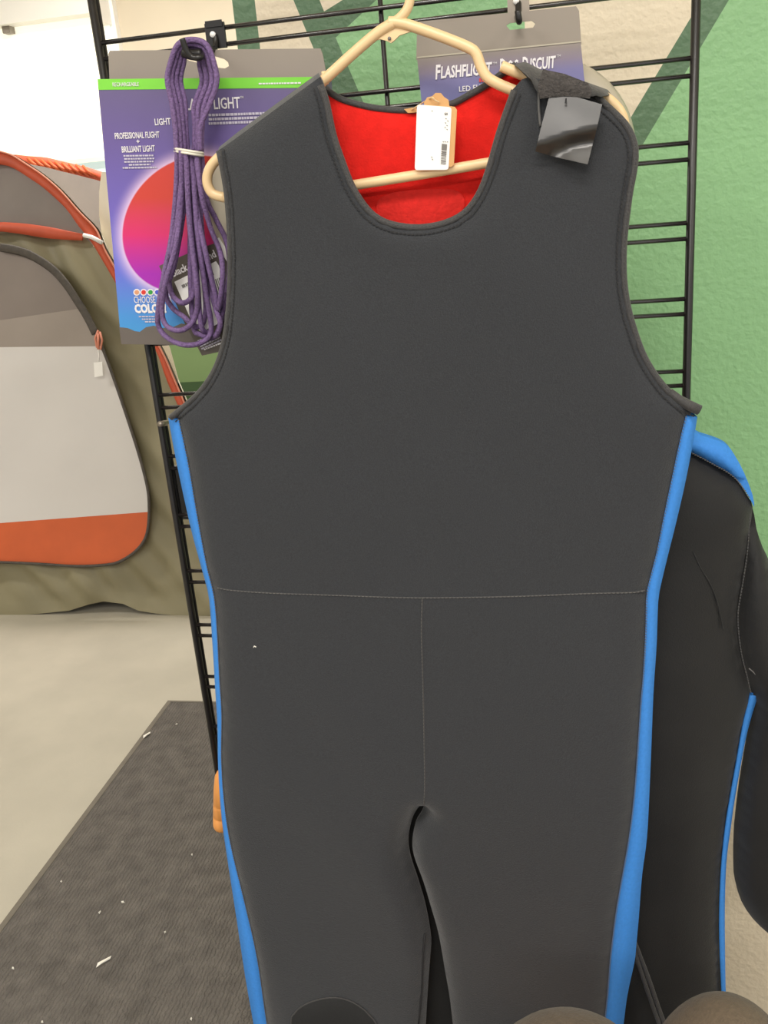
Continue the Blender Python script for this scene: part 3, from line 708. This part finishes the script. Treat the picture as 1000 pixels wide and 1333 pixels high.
# ------------------------------------------------------------------ purple cord hank
YK = -.074
hk = empty('cord_hank', (P(250, 450, YK).x, YK, P(250, 450, YK).z), 'looped purple cord hank tied with a white band, hanging from a hook', 'cord')
CR = .0029
tops = [(219, 281, 52, 230, 260), (224, 275, 57, 235, 262), (230, 268, 61, 240, 257), (236, 262, 66, 244, 253)]
strands = []
for i, (xl, xr_, yt_, bl_, br_) in enumerate(tops):
    dy = -.006 + .004 * i; xm = 251
    strands.append(([(bl_, 196), (bl_ - 2, 165), (xl + 5, 135), (xl - 1, 105), (xl + 3, 82), ((xl + xm) / 2 - 3, yt_ + 6), (xm, yt_), ((xr_ + xm) / 2 + 3, yt_ + 7), (xr_ - 2, 84), (xr_ + 1, 108), (xr_ - 9, 138), (br_ + 1, 165), (br_, 196)], dy))
lower = [
 ([(231, 196), (229, 250), (223, 310), (213, 360), (206, 402), (207, 426), (220, 441), (240, 449), (262, 446), (275, 430), (268, 380), (257, 300), (250, 196)], -.008),
 ([(236, 196), (236, 260), (229, 320), (216, 365), (211, 400), (214, 420), (225, 429), (239, 429), (251, 419), (257, 400), (256, 370), (247, 290), (242, 196)], -.014),
 ([(240, 196), (232, 280), (222, 340), (220, 366), (225, 385), (236, 394), (246, 391), (253, 377), (253, 345), (246, 280), (245, 196)], -.004),
 ([(234, 196), (240, 260), (228, 340), (216, 380), (224, 400), (240, 413), (252, 424), (263, 423), (268, 402), (266, 368), (258, 310), (253, 196)], .002),
 ([(255, 196), (262, 250), (274, 296), (286, 326), (290, 352), (288, 382), (284, 402), (279, 378), (268, 330), (256, 270), (248, 196)], -.010),
 ([(258, 196), (262, 290), (270, 360), (281, 402), (287, 422), (281, 437), (270, 433), (262, 424), (258, 380), (252, 300), (246, 196)], -.002),
 ([(262, 196), (268, 255), (281, 285), (295, 315), (299, 350), (291, 400), (284, 430), (276, 440), (262, 436), (252, 425), (248, 360), (248, 280), (250, 196)], .004)]
for pts, dy in strands + lower:
    k = MB(); n = len(pts); q = []
    for j, (x, y) in enumerate(pts):
        yy = YK + dy + (.006 * math.sin(j * 1.7 + dy * 900) if y > 210 else 0)
        if y > 300: yy = min(yy, YK + .006)
        q.append(P(x, y, yy))
    k.tube(smooth(q, 7), CR, 8); k.build('cord_strand', M['cord'], hk, True)
for dyp, s in ((0, 0), (3.2, 1)):
    k = MB(); a = []
    for t in range(20):
        th = 2 * math.pi * t / 20; a.append(P(246 + 18.5 * math.cos(th), 196.5 + dyp + 3 * math.cos(th), YK + .016 * math.sin(th) - .002))
    k.tube(a, .0013, 6, closed=True); k.build('rubber_band', M['band'], hk, True)
# its dark tag with a white sticker
Yg = YK + .012
ht = slab('hang_tag', [(207, 346), (256, 325), (292, 312), (318, 420), (300, 455), (263, 463), (240, 420)], Yg, .001, M['tagc'], hk)
ht2 = slab('label_sticker', [(227, 367), (281, 340), (285, 346), (303, 412), (262, 432), (252, 424)], Yg - .0006, .0005, M['paper'], ht)
slab('barcode_sticker', [(279, 315), (287, 307), (306, 330), (303, 352)], Yg - .0006, .0005, M['paper'], ht)
text('Black Diamond', (226, 360.5), (282, 334), 9.5, Yg - .0004, M['white'], ht, bold=.02)
text('MOUNTAIN', (239, 374), (275, 357), 4, Yg - .0010, M['ink'], ht) if False else None
k = MB()
for j in range(7):
    a = P(272 + j * 2.2, 367 - j * .9, Yg - .0010); b = P(279 + j * 2.2, 390 - j * .9, Yg - .0010); k.tube([a, b], .0004 if j % 2 else .0007, 4)
k.build('barcode', M['ink'], ht)
greek((238, 375), (256, 366.5), 4, Yg - .0009, M['ink'], ht); greek((272, 361), (279, 358), 4, Yg - .0009, M['ink'], ht)
for j in range(4): greek((258 + j * 1.6, 445 + j * 3.4), (284 + j * 1.6, 433 + j * 3.4), 2, Yg - .0004, M['whited'], ht)
greek((262, 432), (298, 415), 3, Yg - .0009, M['white'], ht); greek((266, 456), (292, 446), 1.8, Yg - .0004, M['white'], ht)

# ------------------------------------------------------------------ hanger
YN = -.128
hg = empty('coat_hanger', (P(505, 240, YN).x, YN, P(505, 240, YN).z), 'cream tubular plastic hanger holding up the big wetsuit', 'hanger')
hp = lambda l, Y=YN: [P(x, y, Y) for x, y in l]
HR = .0048
k = MB(); k.tube(smooth(hp([(508, 32), (520, 24), (530, 12), (534, -4), (532, -30), (520, -52), (500, -58), (484, -46), (480, -28)]), 6), .0042, 10); k.build('hook', M['han'], hg, True)
k = MB(); k.tube(smooth(hp([(512, 30), (490, 44), (455, 74), (421, 105), (380, 140), (335, 172), (300, 194), (282, 208), (272, 222), (270, 238), (277, 252), (292, 257)]), 6), HR, 10); k.build('arm', M['han'], hg, True)
k = MB(); k.tube(smooth(hp([(506, 29), (526, 31), (568, 45), (608, 61), (620, 70), (626, 86), (634, 100), (648, 109), (672, 119), (700, 128)]), 6), HR, 10); k.build('arm', M['han'], hg, True)
k = MB(); k.tube(smooth(hp([(653, 86), (680, 97), (720, 108), (760, 117), (786, 126), (803, 140), (812, 158), (808, 176), (792, 186), (770, 190)], YN + .006), 6), HR, 10); k.dome; k.build('shoulder_end', M['han'], hg, True)
k = MB(); k.tube(hp([(290, 257), (380, 250), (461, 241), (548, 227), (636, 212), (720, 198), (772, 190)]), HR, 10); k.build('trouser_bar', M['han'], hg, True)
slab('gusset', [(481, 53), (500, 38), (521, 29), (527, 36), (535, 41), (520, 46), (514, 52), (509, 56), (503, 53), (496, 51)], YN - .001, .003, M['han'], hg)
k = MB(); k.tube([P(507, 50, YN - .0015), P(507, 50, YN - .003)], .0016, 10); k.build('gusset_hole', M['ink'], hg, True)
k = MB(); k.tube(hp([(424, 108), (422, 98), (421, 93)]), .0022, 8); k.tube(hp([(424, 106), (428, 107)]), .002, 8); k.build('strap_nub', M['han'], hg, True)
rod('hanging_arm', (P(506, -55, YN).x, .0, P(506, -55, YN).z - .003), (P(506, -55, YN).x, YN - .02, P(506, -55, YN).z - .003), .004, M['hookm'], grid)

# ------------------------------------------------------------------ the big sleeveless wetsuit
YF = -.150; YB = -.104
suit = empty('wetsuit', (P(550, 1500, YF).x, -.127, 0.06), 'black sleeveless wetsuit with blue side stripes and red lining, hanging in front', 'wetsuit', 'wetsuits on the grid panel')
sp = lambda l, Y=YF: [P(x, y, Y) for x, y in l]
LA = [(283, 197), (287, 215), (293, 250), (297, 300), (298, 350), (296, 400), (290, 445), (278, 480), (260, 507), (240, 526), (221, 541)]
SLI = [(233, 545), (245, 600), (258, 675), (270, 738), (279, 775), (283, 820), (286, 880), (289, 930), (288.5, 985), (292, 1040), (300, 1095), (318, 1170), (335, 1245), (348, 1333), (372, 1480), (392, 1605)]
SLO = [(219, 544), (231, 608), (249, 690), (263, 742), (272, 778), (276, 830), (280, 895), (283, 945), (284, 1000), (288, 1060), (295, 1112), (307, 1190), (319, 1270), (330, 1333), (355, 1480), (377, 1605)]
RA = [(776, 121), (798, 141), (816, 159), (826, 177), (830, 195), (829, 218), (823, 250), (818, 288), (815, 320), (815, 360), (820, 397), (829, 430), (841, 462), (858, 490), (876, 511), (893, 524), (911, 533)]
SRI = [(893, 541), (887, 565), (876.5, 614), (864.5, 671), (855.5, 716), (845.5, 756), (841.4, 776), (840.5, 818), (837.5, 875), (834, 915), (830, 975), (825, 1040), (818, 1095), (810, 1140), (802, 1186), (797, 1225), (794, 1251), (791, 1290), (788, 1320), (775, 1460), (762, 1605)]
SRO = [(908, 543), (903, 573), (892, 630), (880, 682), (870, 722), (860, 764), (857, 784), (855, 840), (851, 900), (848, 975), (845, 1046), (842, 1095), (836, 1140), (832, 1192), (829, 1225), (826.5, 1251), (818, 1290), (813, 1325), (798, 1460), (780, 1605)]
NK = [(421, 110), (428, 132), (437, 174), (448, 207), (461, 240), (478, 267), (496, 283), (520, 291), (550, 293), (580, 287), (604, 274), (622, 250), (634, 219), (646, 177), (655, 150), (667, 117)]
GL = [(549, 1060), (540, 1068), (533, 1082), (528, 1106), (530, 1130), (541, 1163), (551, 1197), (558.5, 1238), (557, 1270), (553, 1333), (546, 1480), (540, 1605)]
GR_ = [(551, 1060), (546, 1072), (538, 1086), (533.5, 1108), (535.5, 1130), (548, 1163), (559, 1199), (568, 1228), (578, 1277), (587, 1333), (600, 1480), (606, 1605)]
LS = [(417, 100), (400, 112), (370, 134), (340, 156), (310, 178)]
SM = lambda l, Y=YF: smooth(sp(l, Y), 4)
outline = SM(LA) + SM(SLI) + list(reversed(SM(GL))) + SM(GR_)[1:] + list(reversed(SM(SRI))) + list(reversed(SM(RA))) + sp([(745, 112), (706, 104), (690, 100), (680, 103)]) + list(reversed(SM(NK))) + sp(LS)
GLw = np.array([(p.x, p.z) for p in SM(GL) + SM(GR_)])
xw, zw = P(550, 700, YF).x, 1.0
def drape(x, z):
    return .006 * noise.noise(Vector((x * 5, z * 3, 0))) + .0022 * noise.noise(Vector((x * 14, z * 9, 3)))
OUT2 = np.array([(p.x, p.z) for p in outline])
SLIT = [np.array([(p.x, p.z) for p in SM(GL)]), np.array([(p.x, p.z) for p in SM(GR_)])]
def line_dist(poly, q):
    d = np.full(len(q), 1e9)
    for a, b in zip(poly[:-1], poly[1:]):
        ab = b - a; t = np.clip(((q - a) @ ab) / max(ab @ ab, 1e-14), 0, 1); d = np.minimum(d, np.hypot(*(q - a - t[:, None] * ab).T))
    return d
class FrontY:
    def vec(self, q, d):
        t = np.minimum(1, d / .030); h = .010 * np.sqrt(np.maximum(0, 1 - (1 - t) ** 2))
        k = np.minimum(1, d / .03); y = YF - h - k * np.array([drape(x, z) for x, z in q])
        for L_ in SLIT:
            g = line_dist(L_, q); y = y + np.where((g < .03) & (q[:, 1] < .80), .013 * (1 - np.minimum(g, .03) / .03) ** 2, 0)
        return y
front = sheet('front_panel', outline, M['neo'], FrontY(), .004, .009, suit)
def on_front(pts, lift=.0006):
    q = np.array([(p.x, p.z) for p in pts]); d = edge_dist(OUT2, q); ins = inside(OUT2, q); y = FrontY().vec(q, np.where(ins, d, 0))
    return [Vector((a[0], float(b) - lift, a[1])) for a, b in zip(q, y)]
def seam(l, name, m, **k):
    q = on_front(resample(smooth(sp(l, YF - .017), 4), .006), .0007); mb = MB(); mb.dashes(q, **k); return mb.build(name, m, suit)
WS = [(279, 770), (330, 774), (430, 779), (540, 783), (640, 781), (740, 778), (841, 776)]
CS = [(548, 785), (547, 830), (549, 900), (551, 980), (552, 1030), (550, 1060)]
k = MB(); k.tube(on_front(resample(smooth(sp(WS, YF - .017), 4), .01), -.0002), .0008, 6); k.build('waist_seam', M['bind'], suit)
seam(WS, 'waist_stitching', M['pthread'], dl=.0022, gap=.0018, w=.00028, h=.0004)
k = MB(); k.tube(on_front(resample(smooth(sp(CS, YF - .019), 4), .01), -.0002), .0009, 6); k.build('centre_seam', M['bind'], suit)
seam(CS, 'centre_stitching', M['pthread'], dl=.002, gap=.0022, w=.00022, h=.0004)
# bound edges: neckline and armholes, each with two rows of stitching
def inset(pts, dist):      # move a polyline sideways in the panel plane
    out = []
    for i in range(len(pts)):
        t = pts[min(i+1, len(pts)-1)] - pts[max(i-1, 0)]; n = Vector((-t.z, 0, t.x)).normalized(); out.append(pts[i] + n * dist)
    return out
def bound(l, name, side):
    q = resample(smooth(sp(l, YF), 4), .006); r = [p + Vector((0, -.0015, 0)) for p in inset(q, side * .0022)]
    k = MB(); k.tube(r, .0032, 8, flat=.0034); b = k.build(name, M['bind'], suit, True)
    for dd in (.0026, .0066):
        mb = MB(); mb.dashes([p + Vector((0, -.0042 if dd < .003 else -.0006, 0)) for p in (inset(q, side * .0022) if dd < .003 else on_front(inset(q, side * (dd + .0015)), 0))], dl=.0026, gap=.0012, w=.00055, h=.0005, slant=.0004); mb.build('binding_stitching', M['thread'], suit)
    return b
bound(NK, 'neck_binding', -1)
bound(LA, 'armhole_binding', 1)
bound(RA, 'armhole_binding', -1)
k = MB(); k.tube([p + Vector((0, -.002, 0)) for p in sp([(872, 509), (884, 519), (896, 526.5), (911, 533)])], [.0032, .004, .0048, .0046], 10, flat=.0042); k.build('armhole_end', M['bind'], suit, True)
# blue side stripes wrap back to the rear panel
def wrapped(I, O, name, dx):
    A = SM(I, YF); B = SM(O, YF + .008); C_ = [Vector((p.x + dx, YB + .002, p.z)) for p in B]
    o = strip(name, A, C_, M['blue'], suit, .0025, .012, mid=[[a + Vector((0, -.0015, 0)) for a in A], B])
    mb = MB(); mb.dashes([p + Vector((0, -.0012, 0)) for p in resample(A, .01)], dl=.0016, gap=.0014, w=.0003, h=.0012, slant=.0009); mb.build('zigzag_stitching', M['pthread'], suit)
wrapped(SLI, SLO, 'side_stripe', .004)
wrapped(SRI, SRO, 'side_stripe', -.004)
# rear panel (black) and its red lining inside the neck
def shrink(l, dx): return [(x + dx, y) for x, y in l]
BN = [(421, 112), (432, 122), (449, 131), (484, 140), (520, 143.5), (548, 142.5), (586, 136), (610, 124), (631, 112), (652, 97), (672, 84)]
back_out = sp(shrink(LA, 6), YB) + sp(shrink(SLO, 6), YB) + list(reversed(sp(shrink(SRO, -8), YB))) + list(reversed(sp(shrink(RA, -7), YB))) + sp([(745, 104), (700, 90)], YB) + list(reversed(sp(BN, YB))) + sp(LS, YB)
sheet('back_panel', back_out, M['neo2'], lambda x, z, d: YB + .002 * noise.noise(Vector((x * 6, z * 4, 9))), .004, .02, suit)
lin_out = sp([(412, 114)] + BN[1:-1] + [(668, 88), (700, 104), (700, 330), (410, 330)], YB - .006)
def lin_y(x, z, d): return YB - .0045 - .004 * min(1, d / .02) + .004 * noise.noise(Vector((x * 9, z * 9, 5)))
sheet('red_lining', lin_out, M['red'], lin_y, .002, .008, suit)
pat = [(490, 268), (498, 256), (520, 249), (560, 246), (590, 247), (602, 255), (604, 270), (592, 290), (570, 310), (520, 310), (498, 295)]
sheet('lining_patch', smooth(sp(pat, YB - .011), 3, True), M['redp'], lambda x, z, d: lin_y(x, z, 1) - .0015 - .001 * min(1, d / .004), .002, .008, suit)
k = MB(); k.tube(smooth(sp(BN, YB - .006), 4), .0030, 8); k.build('back_neck_binding', M['bind'], suit, True)
slab('neck_label', [(526, 142), (541, 139.5), (545, 146), (531, 147)], YB - .0105, .001, M['kraft'], suit)
# shoulders fold over the hanger
def over(l, bl, name):
    A = sp(l, YF); B = sp(bl, YB + .002); mid = [a.lerp(b, .5) + Vector((0, 0, .004)) for a, b in zip(A, B)]
    strip(name, A, B, M['neo'], suit, .0, .008, mid=[mid])
over([(421, 108)] + LS + [(283, 197)], [(421, 112)] + LS + [(290, 197)], 'shoulder_fold')
# right shoulder: strap from the back over the hanger, velcro pad and shiny closing tab
sA = sp([(668, 84), (684, 80), (703, 90), (740, 99), (770, 109), (792, 117), (796, 123)], YB + .0); sM1 = sp([(672, 86), (688, 86), (702, 96), (738, 101), (766, 110), (786, 118), (792, 124)], YN - .014)
sB = sp([(692, 104), (697, 116), (706, 128), (738, 124), (768, 126), (776, 124), (782, 126)], YF - .016)
strip('shoulder_strap', sA, sB, M['bind'], suit, .003, .005, mid=[sM1])
sheet('velcro_pad', sp([(707, 90), (735, 96), (766, 108), (771, 118), (768, 128), (735, 125), (703, 128), (700, 112)], YF - .021), M['velcro'], lambda x, z, d: YF - .021 - .002 * min(1, d / .003), .004, .005, suit)
tb = sp([(716, 122), (750, 126), (784, 136), (775, 176), (765, 214), (730, 206), (697, 197), (706, 160)], YF - .022)
zt0, zt1 = P(740, 124, YF).z, P(740, 210, YF).z
def tab_y(x, z, d):
    s_ = (zt0 - z) / (zt0 - zt1) + .25 * (x - P(740, 160, YF).x) / .06 + .05 * noise.noise(Vector((x * 40, z * 30, 1)))
    return YF - .020 - .009 * min(s_, .62) + .009 * max(0, min(s_ - .62, .2)) / .2 - .006 * max(0, s_ - .82) / .2
sheet('closing_tab', tb, M['tab'], tab_y, .0015, .003, suit)
k = MB(); k.tube(on_front(smooth(sp([(702, 112), (702, 140), (704, 165)], YF), 4), .001), .0012, 6); k.build('tab_edge_seam', M['pthread'], suit, True)
k = MB(); k.tube([P(737, 128, YF - .0265), P(736.5, 134, YF - .027)], .0008, 6); k.build('bar_tack', M['thread'], suit)
# knee pads
def knee(l):
    q = smooth(sp(l, YF - .017), 3, True); fy = {}
    def y(x, z, d):
        return on_front([Vector((x, 0, z))], 0)[0].y - .0015 - .003 * min(1, d / .008)
    sheet('knee_pad', q, M['pad'], y, .003, .012, suit)
    mb = MB(); mb.tube([p + Vector((0, -.0005, 0)) for p in on_front(q, .001)], .0008, 6, closed=True); mb.build('knee_pad_edge', M['bind'], suit, True)
knee([(378, 1335), (382, 1323), (393, 1313), (412, 1306), (435, 1304), (458, 1311), (480, 1328), (492, 1355), (490, 1450), (470, 1510), (430, 1520), (395, 1490), (378, 1400)])
knee([(640, 1375), (648, 1355), (670, 1342), (705, 1338), (735, 1345), (752, 1365), (752, 1440), (730, 1510), (690, 1520), (655, 1490), (642, 1420)])
# inner leg seam
k = MB(); k.tube(on_front(resample(sp([(552, 1222), (551, 1240), (549, 1290), (545, 1333)], YF), .01), .0005), .0012, 6); k.build('inner_leg_seam', M['thread'], suit, True)
k = MB(); k.tube([P(331, 841, YF - .0185), P(333.5, 842.5, YF - .0185)], .0006, 6); k.tube([P(330, 843, YF - .0185), P(330.8, 841, YF - .0185)], .0004, 6)
tag(k.build('lint_fibre', M['scrap'], None, True), 'tiny white lint fibre on the front of the big wetsuit', 'lint')

# price tag hanging in the neck
pt = empty('price_tag', (P(568, 215, -.137).x, -.137, P(568, 220, -.137).z), 'white price sticker on a scalloped kraft tag hanging in the red neckline', 'tag')
def rrect(px, r=.12):
    q = [Vector((x, y, 0)) for x, y in px]; out = []
    for i in range(4):
        a, b, c = q[i-1], q[i], q[(i+1) % 4]; p0 = b + (a - b).normalized() * 4; p1 = b + (c - b).normalized() * 4
        for t in (0, .25, .5, .75, 1): p = p0.lerp(b, t).lerp(b.lerp(p1, t), t); out.append((p.x, p.y))
    return out
YP = -.1365
slab('kraft_card', [(553, 140), (552, 134), (556, 127), (563, 125), (567, 121), (574, 121), (578, 126), (584, 130), (585, 138), (592, 139), (595, 143), (591, 214), (588, 217), (552, 219)], YP + .0006, .0006, M['kraft'], pt)
slab('price_sticker', rrect([(543, 136), (588, 139.5), (584, 221), (540, 221.5)]), YP, .0005, M['paper'], pt)
k = MB(); k.tube(smooth([P(572, 133, YP - .001), P(566, 130, YP - .003), P(562, 127, YP - .003), P(550, 134, YP + .012), P(536, 143, YB - .011)], 4), .0006, 6); k.build('tag_string', M['han'], pt, True)
k = MB()
def bar(x0, y0, x1, y1, w):
    a = P(x0, y0, YP - .0005); b = P(x1, y1, YP - .0005); k.tube([a, b], w, 4, flat=.0002)
yy = 188.0
for w, g in ((.0011, 1.2), (.0016, 1.6), (.0013, 1.5), (.0018, 1.8), (.0012, 3.2), (.0010, 2.6), (.0011, 2.4), (.0006, 2.2), (.0004, 1.8), (.0004, 1.8), (.0004, 1.6), (.0005, 1.6), (.0003, 1.6), (.0004, 1.6)):
    s = (yy - 188) / 30 * 1.8; bar(575.3 - s, yy, 582 - s, yy + .8, w * .6); yy += g
k.build('barcode', M['ink'], pt)
def vtext(s, a, b, wpx, name='price_print'):     # words running down the tag
    cu = bpy.data.curves.new('t', 'FONT'); cu.body = s; cu.size = 1; cu.resolution_u = 2; to = bpy.data.objects.new('t', cu); COL.objects.link(to)
    dg = bpy.context.evaluated_depsgraph_get(); dg.update(); me = bpy.data.meshes.new_from_object(to.evaluated_get(dg))
    co = np.array([v.co[:] for v in me.vertices]); fc = [tuple(p.vertices) for p in me.polygons]
    bpy.data.objects.remove(to); bpy.data.curves.remove(cu); bpy.data.meshes.remove(me)
    A = P(*a, YP - .0004); B = P(*b, YP - .0004); ex = B - A; ez = Vector((-ex.z, 0, ex.x)).normalized(); w = co[:, 0].max() - co[:, 0].min(); hm = (P(a[0] + wpx, a[1], YP) - P(*a, YP)).length
    return obj(name, [A + ex * ((c[0] - co[:, 0].min()) / w) + ez * (c[1] / .7 * hm) for c in co], fc, M['ink'], pt)
vtext('$', (579.5, 146), (578.8, 150), 4); 
for j, (x, y) in enumerate(((580, 153), (582, 156), (579, 159), (581, 163), (578, 166), (581, 169))): bar(x, y, x + 1.2, y + 1.2, .0003) if False else None
k = MB()
for x, y in ((580, 154), (582.5, 157), (579.5, 159.5), (581.5, 163), (579, 165.5), (581.5, 168), (576.5, 184), (579, 184), (582, 184.2), (562, 144), (561.5, 204), (562.5, 207)): bar(x, y, x + 1.4, y + .9, .0003)
k.build('faded_print', M['ink'], pt)

# ------------------------------------------------------------------ the second wetsuit, behind on the right
Y2 = -.058
s2 = empty('wetsuit', (P(930, 1400, Y2).x, Y2 + .02, .1), 'black long-sleeved wetsuit with blue shoulder, half hidden behind the front wetsuit', 'wetsuit', 'wetsuits on the grid panel')
q2 = lambda l, Y=Y2: [P(x, y, Y) for x, y in l]
tor = [(800, 640), (830, 600), (860, 590), (898, 588), (912, 595), (930, 605), (948, 615), (962, 628), (974, 647), (980, 660), (976, 690), (972, 720), (965, 765), (960, 800), (964, 845), (972, 878), (978, 905), (968, 942), (960, 988), (953, 1027), (945, 1075), (939.5, 1127), (937, 1182), (937, 1225), (939.5, 1290), (942, 1333), (930, 1500), (915, 1620), (850, 1620), (845, 1450), (822, 1380), (790, 1330), (770, 1100), (780, 800)]
def t2y(x, z, d):
    t = min(1, d / .06); return Y2 - .030 * math.sqrt(max(0, 1 - (1 - t) ** 2)) - .010 * noise.noise(Vector((x * 6, z * 5, 7))) * min(1, d / .02) 
torso = sheet('torso', smooth(q2(tor), 2, True), M['neo2'], t2y, .004, .010, s2)
slv = [(980, 660), (986, 690), (994, 714), (1005, 738), (1022, 790), (1040, 860), (1052, 940), (1056, 1040), (1052, 1130), (1045, 1200), (1030, 1222), (1010, 1221), (1000, 1217), (981, 1199), (966, 1176), (958, 1150), (956, 1127), (957, 1080), (964, 1020), (974, 960), (980, 915), (973, 890), (964, 872), (958, 848), (953, 800), (958, 765), (966, 720), (972, 690)]
def s2y(x, z, d):
    t = min(1, d / .05); return Y2 + .004 - .034 * math.sqrt(max(0, 1 - (1 - t) ** 2)) - .008 * noise.noise(Vector((x * 7, z * 5, 2))) * min(1, d / .02)
sheet('sleeve', smooth(q2(slv, Y2), 2, True), M['neo2'], s2y, .004, .010, s2)
sho = [(870, 575), (898, 561), (912, 565), (928, 570), (944, 577), (955, 590), (968, 614), (979, 643), (981, 658), (978, 652), (963, 628), (948, 614), (930, 604), (912, 594), (898, 587), (875, 582)]
sheet('blue_shoulder', smooth(q2(sho), 2, True), M['blue'], lambda x, z, d: Y2 - .004 - .012 * math.sqrt(max(0, 1 - (1 - min(1, d / .012)) ** 2)), .012, .006, s2)
pO = [(987, 906), (974, 949), (964.5, 997), (956, 1046), (951.6, 1078), (946, 1121), (944, 1176), (944, 1225), (945, 1290), (947, 1340), (936, 1500)]
pI = [(977, 905), (968, 942), (960, 988), (953, 1027), (945, 1075), (939.5, 1127), (937, 1182), (937, 1225), (939.5, 1290), (942, 1340), (931, 1500)]
A = smooth(q2(pI, Y2 - .010), 3); B = smooth(q2(pO, Y2 - .006), 3); strip('blue_side_piping', A, B, M['blue'], s2, .006, .012)
tv = np.array([(v.co.x + ORG[torso].x, v.co.z + ORG[torso].z, v.co.y + ORG[torso].y) for v in torso.data.vertices])
def on_t(l, lift=.0006):
    out = []
    for p in resample(smooth(q2(l, Y2 - .03), 4), .006):
        dd = (tv[:, 0] - p.x) ** 2 + (tv[:, 1] - p.z) ** 2; ii = np.argpartition(dd, 10)[:10]; ys = tv[ii, 2]; kp = ys < ys.min() + .0035
        out.append(Vector((p.x, float(ys[kp].mean()) - lift, p.z)))
    return out
k = MB(); k.dashes([p + Vector((0, -.004, 0)) for p in resample(smooth(q2([(976, 668), (972, 720), (965, 765), (960, 800), (964, 845), (972, 878), (977, 900)], Y2 - .02), 4), .006)], dl=.0024, gap=.0012, w=.0005, h=.0008); k.build('armhole_seam', M['bind'], s2)
k = MB(); k.tube(on_t([(902, 716), (910, 735), (922, 755), (930, 772), (936, 792), (942, 820)], .0002), .0009, 6); k.build('chest_crease', M['neo2'], s2, True)
k = MB(); k.tube(smooth(q2([(975, 870), (982, 876), (989, 884)], Y2 - .02), 3), .0008, 6); k.build('gusset_seam', M['pthread'], s2, True)
k = MB(); k.dashes([p + Vector((0, -.0022, 0)) for p in resample(smooth(q2([(898, 588), (912, 595), (930, 605), (948, 615), (962, 628), (975, 648)], Y2 - .008), 4), .006)], dl=.0016, gap=.0012, w=.0004, h=.0012, slant=.0008); k.build('shoulder_stitching', M['pthread'], s2)
for off in (0, 7):
    k = MB(); k.tube(smooth(q2([(822 + off * .4, 1222), (828 + off * .8, 1245), (838 + off, 1275), (850 + off, 1310), (862 + off, 1345), (874 + off, 1400)], Y2 - .048), 4), .0026, 8, flat=.001); k.build('zip_strap', M['bind'], s2, True)
k = MB(); k.tube([P(885, 575, Y2 + .02), P(870, 560, Y2 + .02), P(850, 545, Y2 + .02), (P(850, 545, Y2).x, -.003, P(850, 520, Y2).z)], .005, 8)
tag(k.build('coat_hanger', M['hookm'], None, True), 'black hanger of the rear wetsuit, hidden behind the front wetsuit', 'hanger')

# ------------------------------------------------------------------ wooden handle left of the leg
c = P(285, 1041, -.02)
hd = empty('wooden_handle', (c.x, -.02, P(285, 1078, -.02).z), 'pale orange wooden handle with grooved rings beside the left blue stripe', 'handle')
k = MB(); top = P(285, 1004, -.02).z; bot = P(285, 1079, -.02).z; R_ = .0125; L = top - bot; hA = P(289, 1079, -.02); hB = P(290, 1003, -.02); pts = []; rad = []
for t, r_ in ((0, .55), (.02, .85), (.06, .98), (.22, 1), (.225, .93), (.235, 1), (.40, .99), (.42, 1.0), (.43, .93), (.44, .99), (.7, .96), (.9, .86), (.97, .65), (1, .3)):
    pts.append(hA.lerp(hB, t)); rad.append(R_ * r_)
k.tube(pts, rad, 16); k.build('grip', M['wood'], hd, True)
k = MB(); k.tube([hA.lerp(hB, .8), (c.x + .03, -.02, top + .02), (c.x + .04, -.004, top + .07), (c.x + .04, .006, top + .072)], .004, 8); k.build('hanging_cord', M['black'], hd, True)

# ------------------------------------------------------------------ brown hats in front at the lower edge
def row(p):                        # photo row of a point
    c = RW @ (np.array(p) - CAM); return 666.5 + F * c[1] / c[2]
def hat(px, py, Y, rx, rz, m, label):
    top = P(px, py, Y); z0 = top.z - rz
    for _ in range(3):             # settle the crown so that its outline, not its pole, reaches the row
        k = MB(); k.dome((top.x, Y, z0), rx, rx * .95, rz, 40, 16); z0 -= (py - min(row(v) for v in k.v)) / 1000.0
    r = empty('felt_hat', (top.x, Y, z0), label, 'hat', 'brown hats at the lower edge')
    k = MB(); k.dome((top.x, Y, z0), rx, rx * .95, rz, 40, 16); k.build('crown', m, r, True)
    k = MB(); k.tube([(top.x + rx * .97 * math.cos(t * math.pi / 20), Y + rx * .92 * math.sin(t * math.pi / 20), z0 + .008) for t in range(40)], .007, 10, closed=True); k.build('cuff', m, r, True)
    return z0, top.x
z1, x1 = hat(742, 1310, -.48, .098, .17, M['hat'], 'rounded brown felt hat at the lower edge in front of the blue stripe')
z2, x2 = hat(950, 1290, -.29, .092, .20, M['hat2'], 'rounded tan felt hat at the lower right corner in front of the cream wall')
zt_ = min(z1, z2) - .001
st = empty('display_stool', (.66, -.38, 0), 'low wooden display bench under the brown hats', 'bench')
MB().box((x1 - .09, -.57, zt_ - .025), (x2 + .10, -.20, zt_)).build('bench_top', M['wood'], st)
for x in (x1 - .07, x2 + .08):
    for y in (-.55, -.22): MB().box((x - .015, y - .015, 0), (x + .015, y + .015, zt_ - .025)).build('leg', M['wood'], st)
if abs(z2 - z1) > .002:
    hi = max(z1, z2); xx, yy_ = (x1, -.48) if z1 > z2 else (x2, -.29)
    MB().box((xx - .06, yy_ - .06, zt_), (xx + .06, yy_ + .06, hi - .0005)).build('riser', M['wood'], st)
